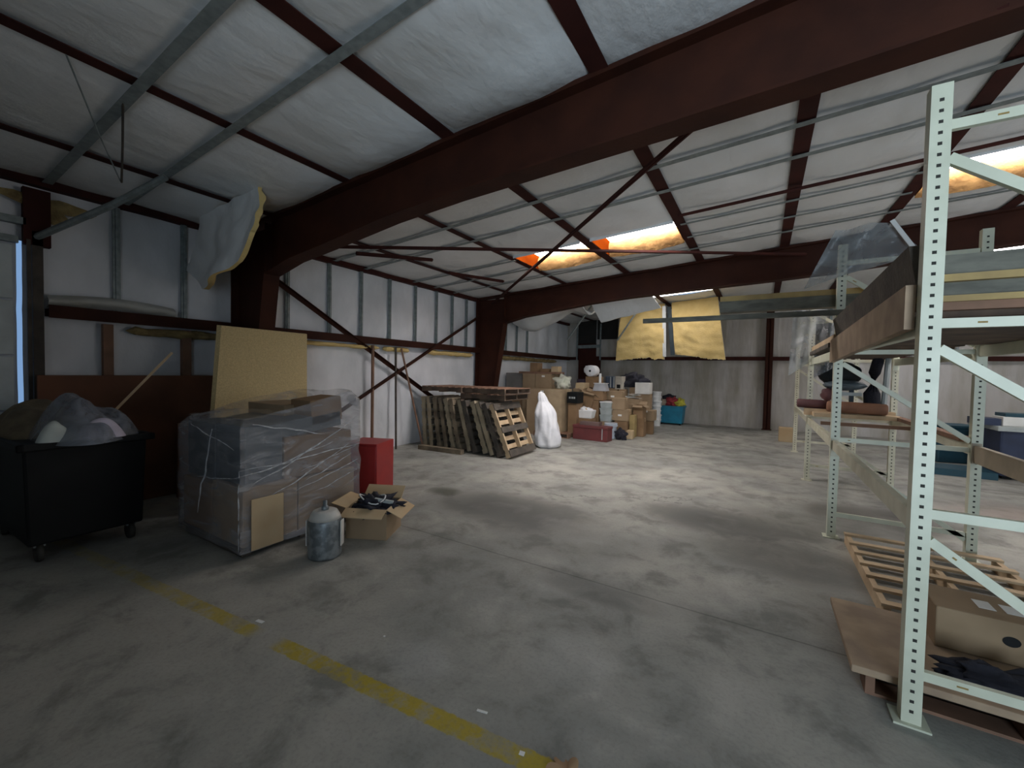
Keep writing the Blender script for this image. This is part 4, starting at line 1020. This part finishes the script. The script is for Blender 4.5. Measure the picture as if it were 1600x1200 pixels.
board(.62, .75, 5.4, 7.6, 2.09, 2.15, 'pale broken lath lying on the middle rack bay', WOODN)
# beams lying across the rack
t = empty('timber_beam', (.6, 5.72, 2.47), 0, 'long grey timber with a yellow top jutting out left over the rack', 'timber')
MB().box(-1.07, 1.9, -.07, .07, 0, .13).build('body', BEAMG, t); MB().box(-1.07, 1.9, -.075, .07, .13, .19).build('top_board', BEAMY, t)
t2 = board(-1.32, 2.4, 5.36, 5.40, 2.345, 2.40, 'thin grey bar jutting out farthest left over the rack', BEAMG, 'metal_bar', 'bar')
# grey plastic sheets hanging at the rack
def plas(name, P, y, lab, m=GREYF, amp=.05):
    def fn(u, v):
        a, b, c, d = [Vector((p[0], 0, p[1])) for p in P]
        q = (a*(1-u)+b*u)*(1-v)+(d*(1-u)+c*u)*v
        return (q.x, y+amp*math.sin(u*8+v*2)+amp*.8*nz(u*3, v*3, 1, 1), q.z)
    mb = MB(); mb.grid(fn, 26, 20); return thing1(mb, name, lab, 'plastic sheet', m, smooth=True)
plas('plastic_sheet', [(.58, 3.18), (1.02, 3.20), (1.22, 2.88), (.34, 2.62)], 5.25, 'grey translucent plastic sheet hanging over the second rack post')
mb = MB(); mb.beam((1.00, 5.22, 3.20), (1.16, 5.22, 2.92), .01, .035); thing1(mb, 'white_edge_strip', 'white folded edge hanging right of the plastic sheet', 'strip', WHITEP)
plas('plastic_sheet', [(.40, 2.95), (.86, 2.95), (.74, 2.02), (.36, 1.72)], 8.0, 'pale grey plastic sheet hanging down at the third rack post')
plas('plastic_sheet', [(.66, 2.5), (.95, 2.5), (.98, 1.9), (.66, 1.7)], 7.6, 'dark grey plastic sheet hanging inside the middle rack bay', film_mat('dark_sheeting', (.10, .11, .12), .75, .2))
# shelf goods in the middle/far bays
def roll(a, b, r, m, lab):
    mb = MB(); A, B_ = Vector(a), Vector(b); mb.tube([A, A.lerp(B_, .03), A.lerp(B_, .5), A.lerp(B_, .97), B_], [r*.8, r, r*1.03, r, r*.8], 14)
    return thing1(mb, 'padded_roll', lab, 'roll', m, smooth=True)
for i, y in enumerate((8.1, )):
    roll((.50, 8.2, 1.28), (1.02, 8.2, 1.27), .07, mat('maroon_pad', (.10, .035, .035), .7), 'dark maroon padded roll lying across the third rack frame')
roll((.86, 7.9, 1.265), (1.56, 7.9, 1.25), .085, mat('brown_pad', (.24, .11, .06), .7), 'brown padded roll lying across the middle rack bay')
mb = MB(); mb.box(1.0, 1.05, 7.98, 8.03, .0, 1.19); thing1(mb, 'shelf_prop', 'thin post propping the brown roll in the rack', 'post', CREAMT)
mb = MB(); mb.box(.60, 1.70, 8.12, 8.28, 1.10, 1.205); mb.box(.7, 1.7, 7.85, 8.12, 1.10, 1.16); thing1(mb, 'shelf_plank', 'pale plank carrying the padded rolls across the rack', 'plank', WOODN)
oc = empty('office_chair', (1.02, 8.0, 1.34), 0, 'black office chair lying on the middle rack shelf', 'chair')
blob('backrest', (0, .1, .42), (.27, .10, .19), BLACKP, oc, amp=.1, seed=1)
blob('seat', (.06, .05, .25), (.26, .22, .08), GREYD, oc, amp=.1, seed=2)
mb = MB(); mb.tube([(.15, .05, .2), (.15, .05, -.05)], .03); mb.build('pedestal', GREYD, oc)
mb = MB(); mb.beam((-.12, 0, .12), (.26, 0, .12), .06, .05); mb.build('base', GREYP, oc)
blob('armrest', (-.15, 0, .1), (.08, .08, .10), mat('maroon_pad', (.10, .035, .035), .7), oc, amp=.2, seed=3, sub=3)
oc2 = empty('golf_bag', (1.42, 8.02, 1.18), 0, 'slim dark upright bag standing on the middle rack shelf', 'bag')
mb = MB(); mb.tube([(0, 0, 0), (-.02, 0, .3), (.0, 0, .6), (.04, 0, .8), (.03, 0, .90)], [.10, .10, .07, .07, .05], 12); mb.build('body', DARKC, oc2, smooth=True)
mb = MB(); mb.tube([(.12, 0, .1), (.15, 0, .85)], .035); mb.build('side_tube', GREYP, oc2)
# floor items of the near bay: slab on blocks, slatted pallet, carton, dark cloth
board(.46, 1.75, 2.82, 3.62, .125, .165, 'worn particle board slab on a pallet under the near rack', CHIPD, bevel=.006, name='particle_board')
sp = make_pallet('wooden pallet under the particle board slab', WOODR, L=.86, W=1.2); sp.location = (1.13, 3.26, 0); sp.rotation_euler = (0, 0, 0)
sp.scale = (1, .9, 1.03)
# slatted crate pallet
sl = empty('slatted_pallet', (1.32, 4.60, 0), 0, 'light wooden slatted pallet lying under the near rack behind the slab', 'pallet')
for x in (-.52, 0.0, .52): MB().box(x-.02, x+.02, -.80, .80, .0, .10).build('runner', WOODN, sl)
mb = MB()
for k in range(7): y = -.75+1.5*k/6; mb.box(-.55, .55, y-.035, y+.035, .10, .12)
mb.build('slats', WOODN, sl)
bb = carton(.90, 1.75, 3.28, 3.62, .166, .40, 'long flat cardboard box with a dark round mark on the slab', CARD, mark='dot', rz=.0, tape=False)
q = MB()
for k in range(5): q.box(-.22+.11*k, -.15+.11*k, -.06, .05, .235, .237)
q.build('top_sticker', PAPER, bb)
o = blob('dark_cloth', (1.05, 3.02, .19), (.20, .07, .07), DARKC, amp=.6, seed=8, flat=.166, rz=.15); tag(o, 'dark rumpled cloth on the slab at the lower right', 'cloth')
# long tan box between the racks and goods beyond
board(.72, 1.80, 7.15, 7.20, 1.045, 1.09, 'brown batten lying across the low beams of the middle rack', WOODR)
board(1.66, 1.76, 5.7, 8.2, 1.105, 1.15, 'thin brown batten on the back shelf beam', WOODR)
# rear right goods
t = empty('navy_container', (4.5, 11.0, 0), 0, 'large navy blue container behind the racks at the right edge', 'container')
MB().box(-.95, 1.2, -.55, .6, .06, .86).build('body', NAVY, t, bevel=.03); MB().box(-1.0, 1.25, -.6, .65, .84, .92).build('rim', GREYP, t, bevel=.01)
for x in (-.8, 1.0): MB().box(x-.06, x+.06, -.4, -.28, 0, .07).build('caster', BLACKP, t)
B(3.62, 4.6, 10.6, 11.0, .92, 1.08, 'white cartons in a row on the navy container', PAPER, tape=False)
mb = MB(); mb.box(3.3, 3.6, 10.6, 11.0, .92, 1.04); thing1(mb, 'navy_box', 'small navy box on the left end of the navy container', 'box', NAVY)
mb = MB(); mb.box(3.65, 4.6, 10.62, 11.0, 1.08, 1.14); thing1(mb, 'flat_teal_case', 'dark teal lid lying on the white cartons', 'lid', mat('dark_teal', (.01, .06, .09), .6))
t = empty('teal_tote', (3.45, 12.25, 0), .3, 'dark teal tote behind the racks left of the navy container', 'tote')
MB().box(-.4, .35, -.3, .3, 0, .72).build('body', mat('dark_teal', (.01, .06, .09), .6), t, bevel=.02); MB().box(-.42, .37, -.32, .32, .72, .77).build('lid', mat('dark_teal', (.01, .06, .09), .6), t)
mb = MB(); mb.box(2.55, 3.5, 10.3, 10.9, 0, .12); thing1(mb, 'dark_crate', 'low dark crate on the floor before the teal tote', 'crate', mat('dark_teal', (.01, .06, .09), .6))

# ---------------------------------------------------------------- litter on the floor
leaf = MB()
P = []
for k in range(40):
    a = 2*PI*k/40; r = .045*(1+.75*abs(math.sin(2.5*a+.4))**.8)*(1-.2*math.cos(a))
    P.append((r*math.cos(a), r*math.sin(a), .006+.012*math.sin(3*a)))
leaf.add(P+[(0, 0, .004)], [(k, (k+1) % 40, 40) for k in range(40)])
lf = leaf.build('dry_leaf', mat('dry_leaf', (.42, .26, .14), .8)); lf.location = (-.655, 1.60, 0.002); lf.rotation_euler = (0, 0, .8); tag(lf, 'dry brown leaf beside the yellow floor line at the bottom', 'leaf')
for (x, y, sx, sy, m, lab) in ((-1.14, 1.66, .028, .006, WHITEP, 'tiny white stick on the floor above the yellow line'),
                       (-2.81, 1.46, .03, .012, WHITEP, 'small white scrap at the gap in the yellow line'),
                       (-.86, 1.57, .012, .01, WHITEP, 'small white chip near the dry leaf'),
                       (.30, 1.84, .012, .035, mat('yellow_scrap', (.6, .5, .05), .8), 'small yellow scrap on the floor at the lower right'),
                       (1.0, 2.55, .02, .015, WHITEP, 'white scrap on the floor right of the near post foot'),
                       (-2.0, 1.8, .006, .006, WHITEP, 'white speck on the floor in the foreground')):
    mb = MB(); mb.box(-sx, sx, -sy, sy, 0, .003); o = mb.build('floor_scrap', m); o.location = (x, y, .0005); o.rotation_euler = (0, 0, random.uniform(-.3, .3)); tag(o, lab, 'scrap')
